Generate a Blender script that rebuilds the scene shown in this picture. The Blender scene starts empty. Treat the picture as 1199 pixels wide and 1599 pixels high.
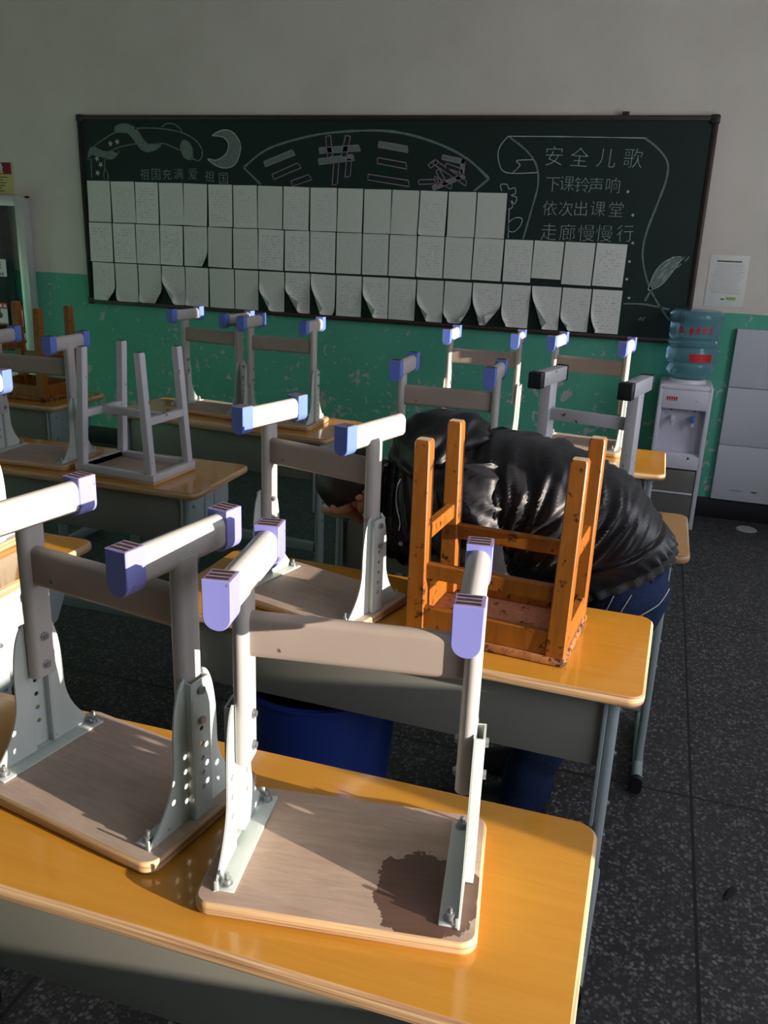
import bpy, bmesh, math, random
from math import sin, cos, pi, radians
from mathutils import Vector, Matrix, noise
from mathutils.bvhtree import BVHTree

SC = bpy.context.scene
COL = SC.collection
random.seed(7)

# ------------------------------------------------------------------ camera
cam_data = bpy.data.cameras.new('camera')
cam = bpy.data.objects.new('camera', cam_data)
COL.objects.link(cam)
cam_data.sensor_fit = 'VERTICAL'
cam_data.sensor_height = 36.0
cam_data.sensor_width = 27.0
cam_data.lens = 1345.0 / 1599.0 * 36.0
cam_data.clip_start = 0.02
CP, CY, CR = 0.3154531, -0.29494794, -0.03925658
fw = Vector((sin(CY) * cos(CP), cos(CY) * cos(CP), -sin(CP)))
rt = Vector((cos(CY), -sin(CY), 0))
dn = fw.cross(rt)
rt2 = rt * cos(CR) + dn * sin(CR)
dn2 = dn * cos(CR) - rt * sin(CR)
m = Matrix((rt2, -dn2, -fw)).transposed().to_4x4()
m.translation = Vector((0, 0, 1.555))
cam.matrix_world = m
SC.camera = cam

# ------------------------------------------------------------------ view, sky, sun
SC.view_settings.view_transform = 'Standard'
SC.view_settings.look = 'None'
SC.view_settings.gamma = 1.0
SC.view_settings.use_curve_mapping = False
SC.view_settings.exposure = 0.5
world = bpy.data.worlds.new('sky')
SC.world = world
world.use_nodes = True
wn = world.node_tree.nodes
bg = wn['Background']
bg.inputs[0].default_value = (0.90, 0.905, 1.0, 1)
bg.inputs[1].default_value = 3.6

SUN_AZ, SUN_EL = radians(-9.5), radians(9.4)
sun_data = bpy.data.lights.new('sun', 'SUN')
sun_data.energy = 8.8
sun_data.angle = radians(0.5)
sun_data.color = (1.0, 0.88, 0.74)
sun = bpy.data.objects.new('sun', sun_data)
COL.objects.link(sun)
sdir = Vector((cos(SUN_EL) * cos(SUN_AZ), cos(SUN_EL) * sin(SUN_AZ), sin(SUN_EL)))
sun.rotation_euler = sdir.to_track_quat('Z', 'Y').to_euler()
sun.location = (6, 0, 3)

XR, XL, YB, YF, ZC = 1.75, -5.6, 5.275, -3.2, 3.35     # the room's inner faces
# windows of the right hand wall: (y0, y1, z0, z1)
WINS = [(-0.45, 0.79, 0.97, 2.6), (0.90, 1.69, 0.97, 2.6), (2.92, 4.05, 0.97, 2.95)]
for (y0, y1, z0, z1) in WINS:                           # portals guide the sky light through each window
    pd = bpy.data.lights.new('window_portal', 'AREA')
    pd.shape = 'RECTANGLE'
    pd.size = z1 - z0
    pd.size_y = y1 - y0
    pd.cycles.is_portal = True
    po = bpy.data.objects.new('window_portal', pd)
    COL.objects.link(po)
    po.location = (XR + 0.06, (y0 + y1) / 2, (z0 + z1) / 2)
    po.rotation_euler = (0, radians(90), 0)

# ------------------------------------------------------------------ materials
def lin(c):
    c /= 255.0
    return c / 12.92 if c <= 0.04045 else ((c + 0.055) / 1.055) ** 2.4
def rgb(r, g, b):
    return (lin(r), lin(g), lin(b), 1)

class Mat:
    def __init__(self, name, base=(0.5, 0.5, 0.5, 1), rough=0.5, metal=0.0, spec=0.5, coat=0.0, trans=0.0, ior=1.45, sheen=0.0):
        self.m = bpy.data.materials.new(name)
        self.m.use_nodes = True
        self.t = self.m.node_tree
        self.n = self.t.nodes
        self.b = self.n['Principled BSDF']
        i = self.b.inputs
        i['Base Color'].default_value = base
        i['Roughness'].default_value = rough
        i['Metallic'].default_value = metal
        i['Specular IOR Level'].default_value = spec
        i['Coat Weight'].default_value = coat
        i['Coat Roughness'].default_value = 0.08
        i['Transmission Weight'].default_value = trans
        i['IOR'].default_value = ior
        i['Sheen Weight'].default_value = sheen
        self.base = base
    def L(self, a, b):
        self.t.links.new(a, b)
    def coord(self, kind='Object', scale=(1, 1, 1)):
        tc = self.n.new('ShaderNodeTexCoord')
        mp = self.n.new('ShaderNodeMapping')
        mp.inputs['Scale'].default_value = scale
        self.L(tc.outputs[kind], mp.inputs['Vector'])
        return mp.outputs['Vector']
    def geo(self, scale=(1, 1, 1)):
        g = self.n.new('ShaderNodeNewGeometry')
        mp = self.n.new('ShaderNodeMapping')
        mp.inputs['Scale'].default_value = scale
        self.L(g.outputs['Position'], mp.inputs['Vector'])
        return mp.outputs['Vector']
    def noise(self, vec, scale=5.0, detail=3.0, rough=0.5, dist=0.0):
        t = self.n.new('ShaderNodeTexNoise')
        t.inputs['Scale'].default_value = scale
        t.inputs['Detail'].default_value = detail
        t.inputs['Roughness'].default_value = rough
        t.inputs['Distortion'].default_value = dist
        self.L(vec, t.inputs['Vector'])
        return t.outputs['Fac']
    def ramp(self, fac, stops):
        r = self.n.new('ShaderNodeValToRGB')
        e = r.color_ramp.elements
        e[0].position, e[0].color = stops[0]
        e[1].position, e[1].color = stops[-1]
        for p, c in stops[1:-1]:
            x = e.new(p)
            x.color = c
        self.L(fac, r.inputs['Fac'])
        return r.outputs['Color']
    def mix(self, fac, a, b, mode='MIX'):
        x = self.n.new('ShaderNodeMix')
        x.data_type = 'RGBA'
        x.blend_type = mode
        for v, s in ((fac, x.inputs[0]), (a, x.inputs[6]), (b, x.inputs[7])):
            if isinstance(v, (int, float)):
                s.default_value = v
            elif isinstance(v, tuple):
                s.default_value = v
            else:
                self.L(v, s)
        return x.outputs[2]
    def math(self, op, a, b=0.0, c=0.0):
        x = self.n.new('ShaderNodeMath')
        x.operation = op
        for v, s in ((a, x.inputs[0]), (b, x.inputs[1]), (c, x.inputs[2])):
            if isinstance(v, (int, float)):
                s.default_value = v
            else:
                self.L(v, s)
        return x.outputs[0]
    def sep(self, vec):
        s = self.n.new('ShaderNodeSeparateXYZ')
        self.L(vec, s.inputs[0])
        return s.outputs
    def color(self, sock):
        self.L(sock, self.b.inputs['Base Color'])
        return self
    def bump(self, fac, strength=0.2, dist=0.01):
        b = self.n.new('ShaderNodeBump')
        b.inputs['Strength'].default_value = strength
        b.inputs['Distance'].default_value = dist
        self.L(fac, b.inputs['Height'])
        self.L(b.outputs['Normal'], self.b.inputs['Normal'])
        return self

B1, W1 = (0, 0, 0, 1), (1, 1, 1, 1)
def mottled(name, base, rough=0.5, amount=0.12, scale=14.0, bump=0.0, **kw):
    M = Mat(name, base, rough, **kw)
    n = M.noise(M.coord(), scale, 4)
    dark = tuple(c * (1 - amount) for c in base[:3]) + (1,)
    light = tuple(min(1, c * (1 + amount)) for c in base[:3]) + (1,)
    M.color(M.ramp(n, [(0.3, dark), (0.7, light)]))
    if bump:
        M.bump(n, bump, 0.004)
    return M.m

def speckled(name, base, spot, rough=0.45, thr=0.66, scale=60.0, **kw):
    """painted metal with small scuffs"""
    M = Mat(name, base, rough, **kw)
    v = M.coord()
    n = M.noise(v, scale, 2)
    n2 = M.noise(v, 9, 3)
    k = M.ramp(n, [(thr, B1), (thr + 0.03, W1)])
    tone = M.ramp(n2, [(0.3, tuple(c * 0.9 for c in base[:3]) + (1,)), (0.7, base)])
    M.color(M.mix(k, tone, spot))
    return M.m

# wood laminate of the desk tops
def laminate():
    M = Mat('yellow_laminate', (0.62, 0.3, 0.045, 1), 0.16, spec=0.5, coat=0.6)
    v = M.coord('Object', (1.2, 16, 4))
    n = M.noise(v, 3.0, 5, 0.6, 1.2)
    M.color(M.ramp(n, [(0.25, rgb(186, 128, 40)), (0.55, rgb(193, 135, 46)), (0.85, rgb(200, 142, 54))]))
    return M.m

def veneer(name, c1, c2, stain=None):
    """worn underside of a stool seat"""
    M = Mat(name, c1, 0.62)
    v = M.coord('Object', (3, 26, 10))
    n = M.noise(v, 4.0, 6, 0.65, 0.6)
    v2 = M.coord('Object', (1, 1, 1))
    n2 = M.noise(v2, 16.0, 4, 0.6)
    c = M.mix(n2, M.ramp(n, [(0.25, c1), (0.75, c2)]), M.ramp(n, [(0.3, c2), (0.8, tuple(min(1, x * 1.25) for x in c2[:3]) + (1,))]))
    if stain:
        s = M.sep(v2)
        w = M.noise(v2, 26.0, 4, 0.7)
        w2 = M.noise(v2, 7.0, 2, 0.5)
        # a wet patch with a ragged edge: a blob around stain=(x, y) plus noise
        dx = M.math('MULTIPLY', M.math('SUBTRACT', s[0], stain[0]), 1.0)
        dy = M.math('MULTIPLY', M.math('SUBTRACT', s[1], stain[1]), 1.05)
        d = M.math('SQRT', M.math('ADD', M.math('MULTIPLY', dx, dx), M.math('MULTIPLY', dy, dy)))
        d = M.math('ADD', d, M.math('MULTIPLY', M.math('SUBTRACT', w, 0.5), 0.05))
        d = M.math('ADD', d, M.math('MULTIPLY', M.math('SUBTRACT', w2, 0.5), 0.06))
        k = M.math('LESS_THAN', d, 0.080)
        c = M.mix(k, c, M.mix(1.0, c, (0.30, 0.235, 0.22, 1), 'MULTIPLY'))
        M.L(M.math('SUBTRACT', 0.62, M.math('MULTIPLY', k, 0.3)), M.b.inputs['Roughness'])
    M.color(c)
    M.bump(n, 0.25, 0.002)
    return M.m

def plywood():
    M = Mat('plywood_edge', rgb(196, 158, 112), 0.6)
    v = M.coord('Object', (4, 4, 330))
    n = M.noise(v, 1.0, 2)
    M.color(M.ramp(n, [(0.35, rgb(150, 108, 76)), (0.6, rgb(206, 172, 130))]))
    return M.m

def wood(name, c1, c2, grime, rough=0.42, scale=(22, 22, 2.5), thr=0.59):
    M = Mat(name, c1, rough, coat=0.08, spec=0.35)
    v = M.coord('Object', scale)
    n = M.noise(v, 2.4, 5, 0.6, 0.8)
    g = M.noise(M.coord('Object'), 34.0, 5, 0.7)
    k = M.ramp(g, [(thr, B1), (thr + 0.06, W1)])
    M.color(M.mix(k, M.ramp(n, [(0.3, c1), (0.7, c2)]), grime))
    M.bump(g, 0.12, 0.002)
    return M.m

def terrazzo():
    M = Mat('terrazzo', (0.05, 0.05, 0.05, 1), 0.42, spec=0.4)
    p = M.geo()
    nz = M.n.new('ShaderNodeTexNoise')
    nz.inputs['Scale'].default_value = 70
    nz.inputs['Detail'].default_value = 3
    M.L(p, nz.inputs['Vector'])
    va = M.n.new('ShaderNodeVectorMath')
    va.operation = 'MULTIPLY_ADD'
    va.inputs[1].default_value = (0.016, 0.016, 0.016)
    M.L(nz.outputs['Color'], va.inputs[0])
    M.L(p, va.inputs[2])
    pd = va.outputs[0]
    def chips(scale, lo, hi, c0, c1):
        vo = M.n.new('ShaderNodeTexVoronoi')
        vo.inputs['Scale'].default_value = scale
        M.L(pd, vo.inputs['Vector'])
        s = M.n.new('ShaderNodeSeparateColor')
        M.L(vo.outputs['Color'], s.inputs[0])
        sel = M.ramp(s.outputs[0], [(lo, B1), (hi, W1)])
        near = M.ramp(vo.outputs['Distance'], [(0.40, W1), (0.54, B1)])
        return M.mix(1.0, sel, near, 'MULTIPLY'), M.ramp(s.outputs[1], [(0.0, c0), (1.0, c1)])
    big = M.noise(p, 1.3, 4, 0.6)
    base = M.ramp(big, [(0.3, rgb(42, 41, 43)), (0.7, rgb(56, 55, 57))])
    k1, c1 = chips(88, 0.35, 0.5, rgb(58, 58, 61), rgb(114, 112, 112))
    k2, c2 = chips(130, 0.5, 0.6, rgb(30, 30, 32), rgb(90, 88, 86))
    c = M.mix(k2, base, c2)
    c = M.mix(k1, c, c1)
    # brass-less dark joints of the cast panels
    s = M.sep(p)
    def joint(axis, off, pitch, w):
        a = M.math('ADD', s[axis], 40 * pitch - off)
        a = M.math('MODULO', a, pitch)
        a = M.math('ABSOLUTE', M.math('SUBTRACT', a, pitch / 2))
        return M.math('GREATER_THAN', a, pitch / 2 - w)
    j = M.math('MAXIMUM', joint(0, 0.268, 1.368, 0.0045), joint(1, 2.347, 1.317, 0.0045))
    M.color(M.mix(j, c, rgb(26, 26, 28)))
    M.L(M.ramp(big, [(0.2, (0.34, 0.34, 0.34, 1)), (0.8, (0.55, 0.55, 0.55, 1))]), M.b.inputs['Roughness'])
    return M.m

def wall_paint():
    """white above, green dado below 1.19 m, with flaked plaster"""
    M = Mat('painted_wall', (0.7, 0.7, 0.7, 1), 0.75, spec=0.25)
    p = M.geo()
    s = M.sep(p)
    n = M.noise(p, 2.2, 4, 0.6)
    white = M.ramp(n, [(0.3, rgb(212, 205, 195)), (0.7, rgb(224, 217, 208))])
    green = M.ramp(n, [(0.3, rgb(88, 170, 144)), (0.7, rgb(98, 181, 155))])
    f = M.noise(p, 26.0, 5, 0.62, 0.3)
    big = M.noise(p, 5.5, 3, 0.5)
    a = M.math('ADD', f, M.math('MULTIPLY', big, 0.45))
    low = M.math('MULTIPLY', M.math('SUBTRACT', 1.0, s[2]), 0.10)
    a = M.math('ADD', a, low)
    k = M.ramp(a, [(0.885, B1), (0.898, W1)])
    fl = M.noise(p, 4.6, 5, 0.55, 0.2)                  # a few large flakes low on the wall
    fl = M.math('ADD', fl, M.math('MULTIPLY', M.math('SUBTRACT', 0.85, s[2]), 0.09))
    k = M.mix(1.0, k, M.ramp(fl, [(0.685, B1), (0.690, W1)]), 'LIGHTEN')
    green = M.mix(k, green, rgb(178, 184, 182))
    wob = M.math('MULTIPLY', M.math('SUBTRACT', M.noise(p, 9, 2), 0.5), 0.008)
    hit = M.math('LESS_THAN', M.math('ADD', s[2], wob), 1.19)
    c = M.mix(hit, white, green)
    M.color(c)
    M.bump(M.noise(p, 70, 4), 0.08, 0.004)
    return M.m

def nylon():
    M = Mat('black_nylon', rgb(24, 24, 30), 0.45, spec=0.36, sheen=0.05)
    v = M.coord()
    n = M.noise(v, 9, 3, 0.5, 0.4)
    M.color(M.ramp(n, [(0.3, rgb(13, 13, 18)), (0.7, rgb(20, 20, 26))]))
    M.bump(n, 0.35, 0.010)
    return M.m

def denim():
    M = Mat('blue_denim', rgb(30, 44, 78), 0.85, spec=0.2)
    v = M.coord()
    n = M.noise(v, 7, 4, 0.6)
    w = M.noise(M.coord('Object', (300, 300, 120)), 1.0, 1)
    c = M.ramp(n, [(0.3, rgb(17, 25, 46)), (0.7, rgb(38, 56, 94))])
    M.color(M.mix(0.25, c, M.ramp(w, [(0.3, rgb(12, 18, 36)), (0.7, rgb(54, 70, 104))])))
    M.bump(n, 0.4, 0.008)
    return M.m

def paper_mat():
    M = Mat('written_paper', rgb(222, 224, 218), 0.8, spec=0.2)
    v = M.coord('Object')
    s = M.sep(v)
    rnd = M.n.new('ShaderNodeObjectInfo').outputs['Random']
    row = M.math('FLOOR', M.math('MULTIPLY', s[2], 62.0))
    fr = M.math('FRACT', M.math('MULTIPLY', s[2], 62.0))
    cmb = M.n.new('ShaderNodeCombineXYZ')
    M.L(M.math('MULTIPLY', s[0], 85.0), cmb.inputs[0])
    M.L(M.math('MULTIPLY', row, 7.3), cmb.inputs[1])
    M.L(M.math('MULTIPLY', rnd, 91.0), cmb.inputs[2])
    n = M.noise(cmb.outputs[0], 1.0, 1)
    ink = M.math('MULTIPLY', M.math('GREATER_THAN', n, 0.52), M.math('LESS_THAN', M.math('ABSOLUTE', M.math('SUBTRACT', fr, 0.5)), 0.24))
    inx = M.math('LESS_THAN', M.math('ABSOLUTE', s[0]), 0.066)
    inz = M.math('LESS_THAN', M.math('ABSOLUTE', M.math('ADD', s[2], 0.125)), 0.098)
    ink = M.math('MULTIPLY', ink, M.math('MULTIPLY', inx, inz))
    ink = M.math('MULTIPLY', ink, M.math('ADD', 0.05, M.math('MULTIPLY', rnd, 0.3)))
    tone = M.ramp(rnd, [(0, rgb(212, 215, 207)), (1, rgb(228, 229, 224))])
    M.color(M.mix(ink, tone, rgb(120, 124, 124)))
    return M.m

def chalk(name, c, thr):
    M = Mat(name, c, 0.95, spec=0.1)
    n = M.noise(M.geo((1, 1, 1)), 170, 3, 0.7)
    M.color(M.mix(M.ramp(n, [(thr, B1), (thr + 0.15, W1)]), rgb(17, 36, 33), c))
    return M.m

def tile_white():
    return mottled('white_panel', rgb(204, 206, 214), 0.3, 0.03, 3)

MT = dict(
    laminate=laminate(), ply=plywood(),
    veneer=veneer('worn_veneer', rgb(142, 122, 112), rgb(170, 150, 136)),
    veneer_wet=veneer('wet_veneer', rgb(146, 122, 108), rgb(176, 152, 134), (0.112, -0.052)),
    desk_grey=mottled('grey_green_steel', rgb(128, 128, 120), 0.42, 0.05, 5),
    leg_blue=speckled('blue_grey_steel', rgb(158, 170, 172), rgb(120, 124, 120), 0.4, 0.72),
    plate=speckled('pale_grey_steel', rgb(190, 198, 194), rgb(140, 140, 134), 0.38, 0.72),
    tube=speckled('warm_grey_tube', rgb(178, 174, 170), rgb(104, 96, 90), 0.4, 0.76, 70),
    taupe=speckled('taupe_tube', rgb(164, 150, 140), rgb(96, 84, 78), 0.42, 0.75, 60),
    cap_violet=speckled('violet_plastic', rgb(136, 138, 212), rgb(92, 84, 130), 0.45, 0.68, 38),
    cap_blue=speckled('blue_plastic', rgb(98, 122, 204), rgb(70, 80, 140), 0.45, 0.7, 38),
    cap_dark=mottled('dark_hollow', rgb(48, 36, 40), 0.8, 0.4, 60),  # near-black colour standing in for the shade inside hollows
    cap_top=mottled('dusty_plastic', rgb(146, 124, 146), 0.8, 0.3, 90),
    cap_black=mottled('black_plastic', rgb(24, 24, 28), 0.5, 0.2, 20),
    zinc=mottled('zinc_bolt', rgb(170, 174, 176), 0.3, 0.1, 60, metal=0.8),
    orange=wood('orange_wood', rgb(128, 74, 20), rgb(148, 90, 29), rgb(50, 26, 14)),
    orange_in=wood('bare_wood', rgb(160, 104, 78), rgb(186, 132, 104), rgb(84, 48, 34), 0.7),
    orange_dirty=wood('grimy_wood', rgb(128, 78, 38), rgb(160, 104, 60), rgb(46, 26, 16), 0.7, (22, 22, 2.5), 0.5),
    wood_top=mottled('worn_leg_end', rgb(176, 156, 136), 0.8, 0.25, 70),
    steel_sq=speckled('grey_square_tube', rgb(194, 192, 198), rgb(90, 80, 76), 0.4, 0.69, 40),
    floor=terrazzo(), wall=wall_paint(),
    ceiling=mottled('ceiling_paint', rgb(216, 216, 214), 0.8, 0.02, 2),
    black_skirt=mottled('black_skirting', rgb(26, 26, 30), 0.5, 0.1, 5),
    alu=mottled('aluminium', rgb(196, 200, 198), 0.35, 0.06, 8, metal=0.3),
    board=mottled('green_board', rgb(17, 38, 35), 0.6, 0.14, 4),
    board_frame=mottled('brown_frame', rgb(62, 46, 42), 0.4, 0.15, 12),
    black_frame=mottled('dark_frame', rgb(40, 36, 36), 0.4, 0.15, 12),
    paper=paper_mat(),
    chalk_line=chalk('chalk_line', rgb(176, 186, 180), 0.26),
    chalk_faint=chalk('chalk_faint', rgb(116, 132, 126), 0.30),
    chalk_pink=chalk('chalk_pink', rgb(150, 132, 144), 0.22),
    chalk_text=chalk('chalk_text', rgb(160, 176, 170), 0.26),
    cooler=mottled('cooler_plastic', rgb(216, 214, 226), 0.35, 0.02, 4),
    cooler_in=mottled('cooler_recess', rgb(212, 211, 226), 0.4, 0.03, 4),
    smoked=mottled('smoked_door', rgb(110, 109, 105), 0.25, 0.05, 4),
    red=mottled('red_print', rgb(196, 28, 40), 0.5, 0.05, 20),
    darkred=mottled('dark_red_print', rgb(120, 26, 44), 0.6, 0.05, 20),
    yellow=mottled('yellow_print', rgb(196, 192, 120), 0.7, 0.05, 20),
    ink=mottled('dark_ink', rgb(70, 66, 50), 0.7, 0.1, 20),
    white=mottled('white_print', rgb(224, 224, 220), 0.6, 0.02, 20),
    white_panel=tile_white(),
    blue_bin=mottled('blue_bin_plastic', rgb(34, 56, 132), 0.35, 0.06, 3),
    nylon=nylon(), denim=denim(),
    skin=mottled('skin', rgb(190, 128, 104), 0.5, 0.06, 30),
    hair=mottled('black_hair', rgb(26, 22, 22), 0.5, 0.3, 90, bump=0.5),
    shoe=mottled('black_shoe', rgb(22, 21, 23), 0.5, 0.2, 20),
    knit=mottled('ribbed_hem', rgb(58, 60, 62), 0.9, 0.2, 120, bump=0.6),
    stitch=mottled('pale_stitching', rgb(206, 200, 180), 0.8, 0.1, 90),
    patch=mottled('orange_tab', rgb(196, 110, 80), 0.7, 0.1, 90),
    metal_dark=mottled('dark_eyelet', rgb(180, 180, 182), 0.35, 0.1, 60, metal=0.7),
    curtain=mottled('dark_grey_curtain', rgb(92, 90, 96), 0.9, 0.2, 12),
    blue_tap=mottled('blue_lever', rgb(60, 120, 190), 0.4, 0.05, 20),
    dust=mottled('dusty_scrap', rgb(34, 30, 28), 0.9, 0.3, 60),
    disc=mottled('pale_disc', rgb(160, 160, 158), 0.6, 0.1, 60),
    faint_ink=mottled('faint_ink', rgb(168, 166, 174), 0.8, 0.1, 20),
    green_print=mottled('green_print', rgb(150, 190, 110), 0.7, 0.1, 20),
)
def bottle_mat():
    M = Mat('blue_bottle', (0.40, 0.66, 0.82, 1), 0.05, trans=0.80, ior=1.3)
    return M.m
MT['bottle'] = bottle_mat()
def glass_mat():
    M = Mat('cabinet_glass', (0.8, 0.84, 0.84, 1), 0.03, trans=1.0, ior=1.45)
    return M.m
MT['glass'] = glass_mat()
# ------------------------------------------------------------------ mesh helpers
class MB:
    """collects shapes; build() links them as one mesh object"""
    def __init__(self):
        self.bm = bmesh.new()
        self.mats = []
    def mi(self, mat):
        if mat not in self.mats:
            self.mats.append(mat)
        return self.mats.index(mat)
    def add(self, verts, faces, mat, M=None):
        k = self.mi(mat)
        vs = [self.bm.verts.new((M @ Vector(v)) if M else v) for v in verts]
        out = []
        for f in faces:
            try:
                fc = self.bm.faces.new([vs[i] for i in f])
                fc.material_index = k
                fc.smooth = True
                out.append(fc)
            except ValueError:
                pass
        return vs, out
    def box(self, c, s, mat, bev=0.0, M=None, seg=2):
        t = bmesh.new()
        bmesh.ops.create_cube(t, size=1.0)
        for v in t.verts:
            v.co = Vector((v.co.x * s[0], v.co.y * s[1], v.co.z * s[2])) + Vector(c)
        if bev > 0:
            bmesh.ops.bevel(t, geom=list(t.edges), offset=bev, segments=seg, profile=0.5, affect='EDGES')
        self.take(t, mat, M)
    def take(self, t, mat, M=None):
        t.verts.ensure_lookup_table()
        t.verts.index_update()
        vs = [v.co.copy() for v in t.verts]
        fs = [[v.index for v in f.verts] for f in t.faces]
        t.free()
        self.add(vs, fs, mat, M)
    def ring_loft(self, rings, mat, caps=True, M=None, close=False):
        n = len(rings[0])
        vs = [p for r in rings for p in r]
        fs = []
        R = len(rings)
        for i in range(R if close else R - 1):
            a, b = i * n, ((i + 1) % R) * n
            for j in range(n):
                k = (j + 1) % n
                fs.append((a + j, a + k, b + k, b + j))
        if caps and not close:
            fs.append(tuple(range(n - 1, -1, -1)))
            fs.append(tuple(range((R - 1) * n, R * n)))
        return self.add(vs, fs, mat, M)
    def prism(self, outline, axis, a, b, mat, M=None, bev=0.0):
        """outline: 2D points; extruded along axis ('x','y','z') from a to b, small bevelled ends"""
        def P(p, h):
            return {'x': (h, p[0], p[1]), 'y': (p[0], h, p[1]), 'z': (p[0], p[1], h)}[axis]
        if bev > 0:
            ins = inset(outline, bev)
            rings = [[P(p, a) for p in ins], [P(p, a + bev) for p in outline], [P(p, b - bev) for p in outline], [P(p, b) for p in ins]]
        else:
            rings = [[P(p, a) for p in outline], [P(p, b) for p in outline]]
        self.ring_loft(rings, mat, True, M)
    def cyl(self, p0, p1, r0, r1, mat, n=16, M=None, caps=True):
        p0, p1 = Vector(p0), Vector(p1)
        d = (p1 - p0).normalized()
        u = d.orthogonal().normalized()
        w = d.cross(u)
        r = [[p + (u * cos(2 * pi * i / n) + w * sin(2 * pi * i / n)) * rr for i in range(n)] for p, rr in ((p0, r0), (p1, r1))]
        self.ring_loft(r, mat, caps, M)
    def bolt(self, p, axis, prof, mat, n=10):
        """a turned bolt: prof = (distance along the axis, radius)"""
        p, d = Vector(p), Vector(axis)
        u = d.orthogonal().normalized()
        w = d.cross(u)
        self.ring_loft([[p + d * h + (u * cos(2 * pi * i / n) + w * sin(2 * pi * i / n)) * r for i in range(n)] for h, r in prof], mat)
    def tube(self, pts, r, mat, n=8, M=None, flat=None):
        pts = [Vector(p) for p in pts]
        rings = []
        for i, p in enumerate(pts):
            d = (pts[min(i + 1, len(pts) - 1)] - pts[max(i - 1, 0)]).normalized()
            u = Vector((0, 0, 1)).cross(d)
            if u.length < 1e-4:
                u = Vector((1, 0, 0))
            u.normalize()
            w = d.cross(u)
            rings.append([p + (u * cos(2 * pi * k / n) + w * sin(2 * pi * k / n)) * r for k in range(n)])
        self.ring_loft(rings, mat, True, M)
    def build(self, name, parent=None, sharp=35, M=None):
        bmesh.ops.remove_doubles(self.bm, verts=self.bm.verts, dist=1e-6)
        bmesh.ops.recalc_face_normals(self.bm, faces=self.bm.faces)
        me = bpy.data.meshes.new(name)
        self.bm.to_mesh(me)
        self.bm.free()
        for k in self.mats:
            me.materials.append(MT[k])
        if sharp:
            me.set_sharp_from_angle(angle=radians(sharp))
        o = bpy.data.objects.new(name, me)
        COL.objects.link(o)
        if parent is not None:
            o.parent = parent
        if M is not None:
            o.matrix_local = M
        return o

def inset(pts, d):
    n = len(pts)
    cx = sum(p[0] for p in pts) / n
    cy = sum(p[1] for p in pts) / n
    out = []
    for i in range(n):
        a, b, c = Vector(pts[i - 1]), Vector(pts[i]), Vector(pts[(i + 1) % n])
        e1, e2 = (b - a), (c - b)
        t = (e1.normalized() + e2.normalized())
        nrm = Vector((-t.y, t.x)).normalized()
        if nrm.dot(Vector((cx, cy)) - b) < 0:
            nrm = -nrm
        out.append(tuple(b + nrm * d))
    return out

def round_rect(w, h, r, n=5, cx=0, cy=0):
    out = []
    for (sx, sy, a0) in ((1, 1, 0), (-1, 1, 90), (-1, -1, 180), (1, -1, 270)):
        for i in range(n + 1):
            a = radians(a0 + 90 * i / n)
            out.append((cx + sx * (w / 2 - r) + r * cos(a), cy + sy * (h / 2 - r) + r * sin(a)))
    return out

def stadium(w, h, n=8, cx=0, cy=0):
    r = min(w, h) / 2
    return round_rect(w, h, r * 0.98, n, cx, cy)

def slab(mb, w, d, r, z0, z1, top, side, bot, bev=0.004, n=6):
    """board with rounded corners and softly rounded edges; separate materials for top, rim and underside"""
    o = round_rect(w, d, r, n)
    i1 = inset(o, bev)
    i2 = inset(o, bev * 0.3)
    rings = [[(p[0], p[1], z0) for p in i1], [(p[0], p[1], z0 + bev * 0.6) for p in i2], [(p[0], p[1], z0 + bev * 1.4) for p in o],
             [(p[0], p[1], z1 - bev * 1.4) for p in o], [(p[0], p[1], z1 - bev * 0.6) for p in i2], [(p[0], p[1], z1) for p in i1]]
    mb.ring_loft(rings, side, caps=False)
    k = len(o)
    mb.add(rings[-1], [tuple(range(k))], top)
    mb.add(rings[0], [tuple(range(k - 1, -1, -1))], bot)

def empty(name, loc, rz=0.0, label=None, cat=None, group=None):
    o = bpy.data.objects.new(name, None)
    COL.objects.link(o)
    o.empty_display_size = 0.1
    o.location = loc
    o.rotation_euler = (0, 0, rz)
    return tag(o, label, cat, group)
def tag(o, label=None, cat=None, group=None):
    if label: o['label'] = label
    if cat: o['category'] = cat
    if group: o['group'] = group
    return o
def struct(o):
    o['kind'] = 'structure'
    return o
def copy_tree(o, parent=None):
    kids = list(o.children)
    c = o.copy()
    COL.objects.link(c)
    if parent is not None:
        c.parent = parent
    for k in kids:
        copy_tree(k, c)
    return c
def place(o, x, y, z, rz, label, group=None):
    o.location = (x, y, z)
    o.rotation_euler = (0, 0, radians(rz))
    o['label'] = label
    if group: o['group'] = group
    return o

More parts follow.
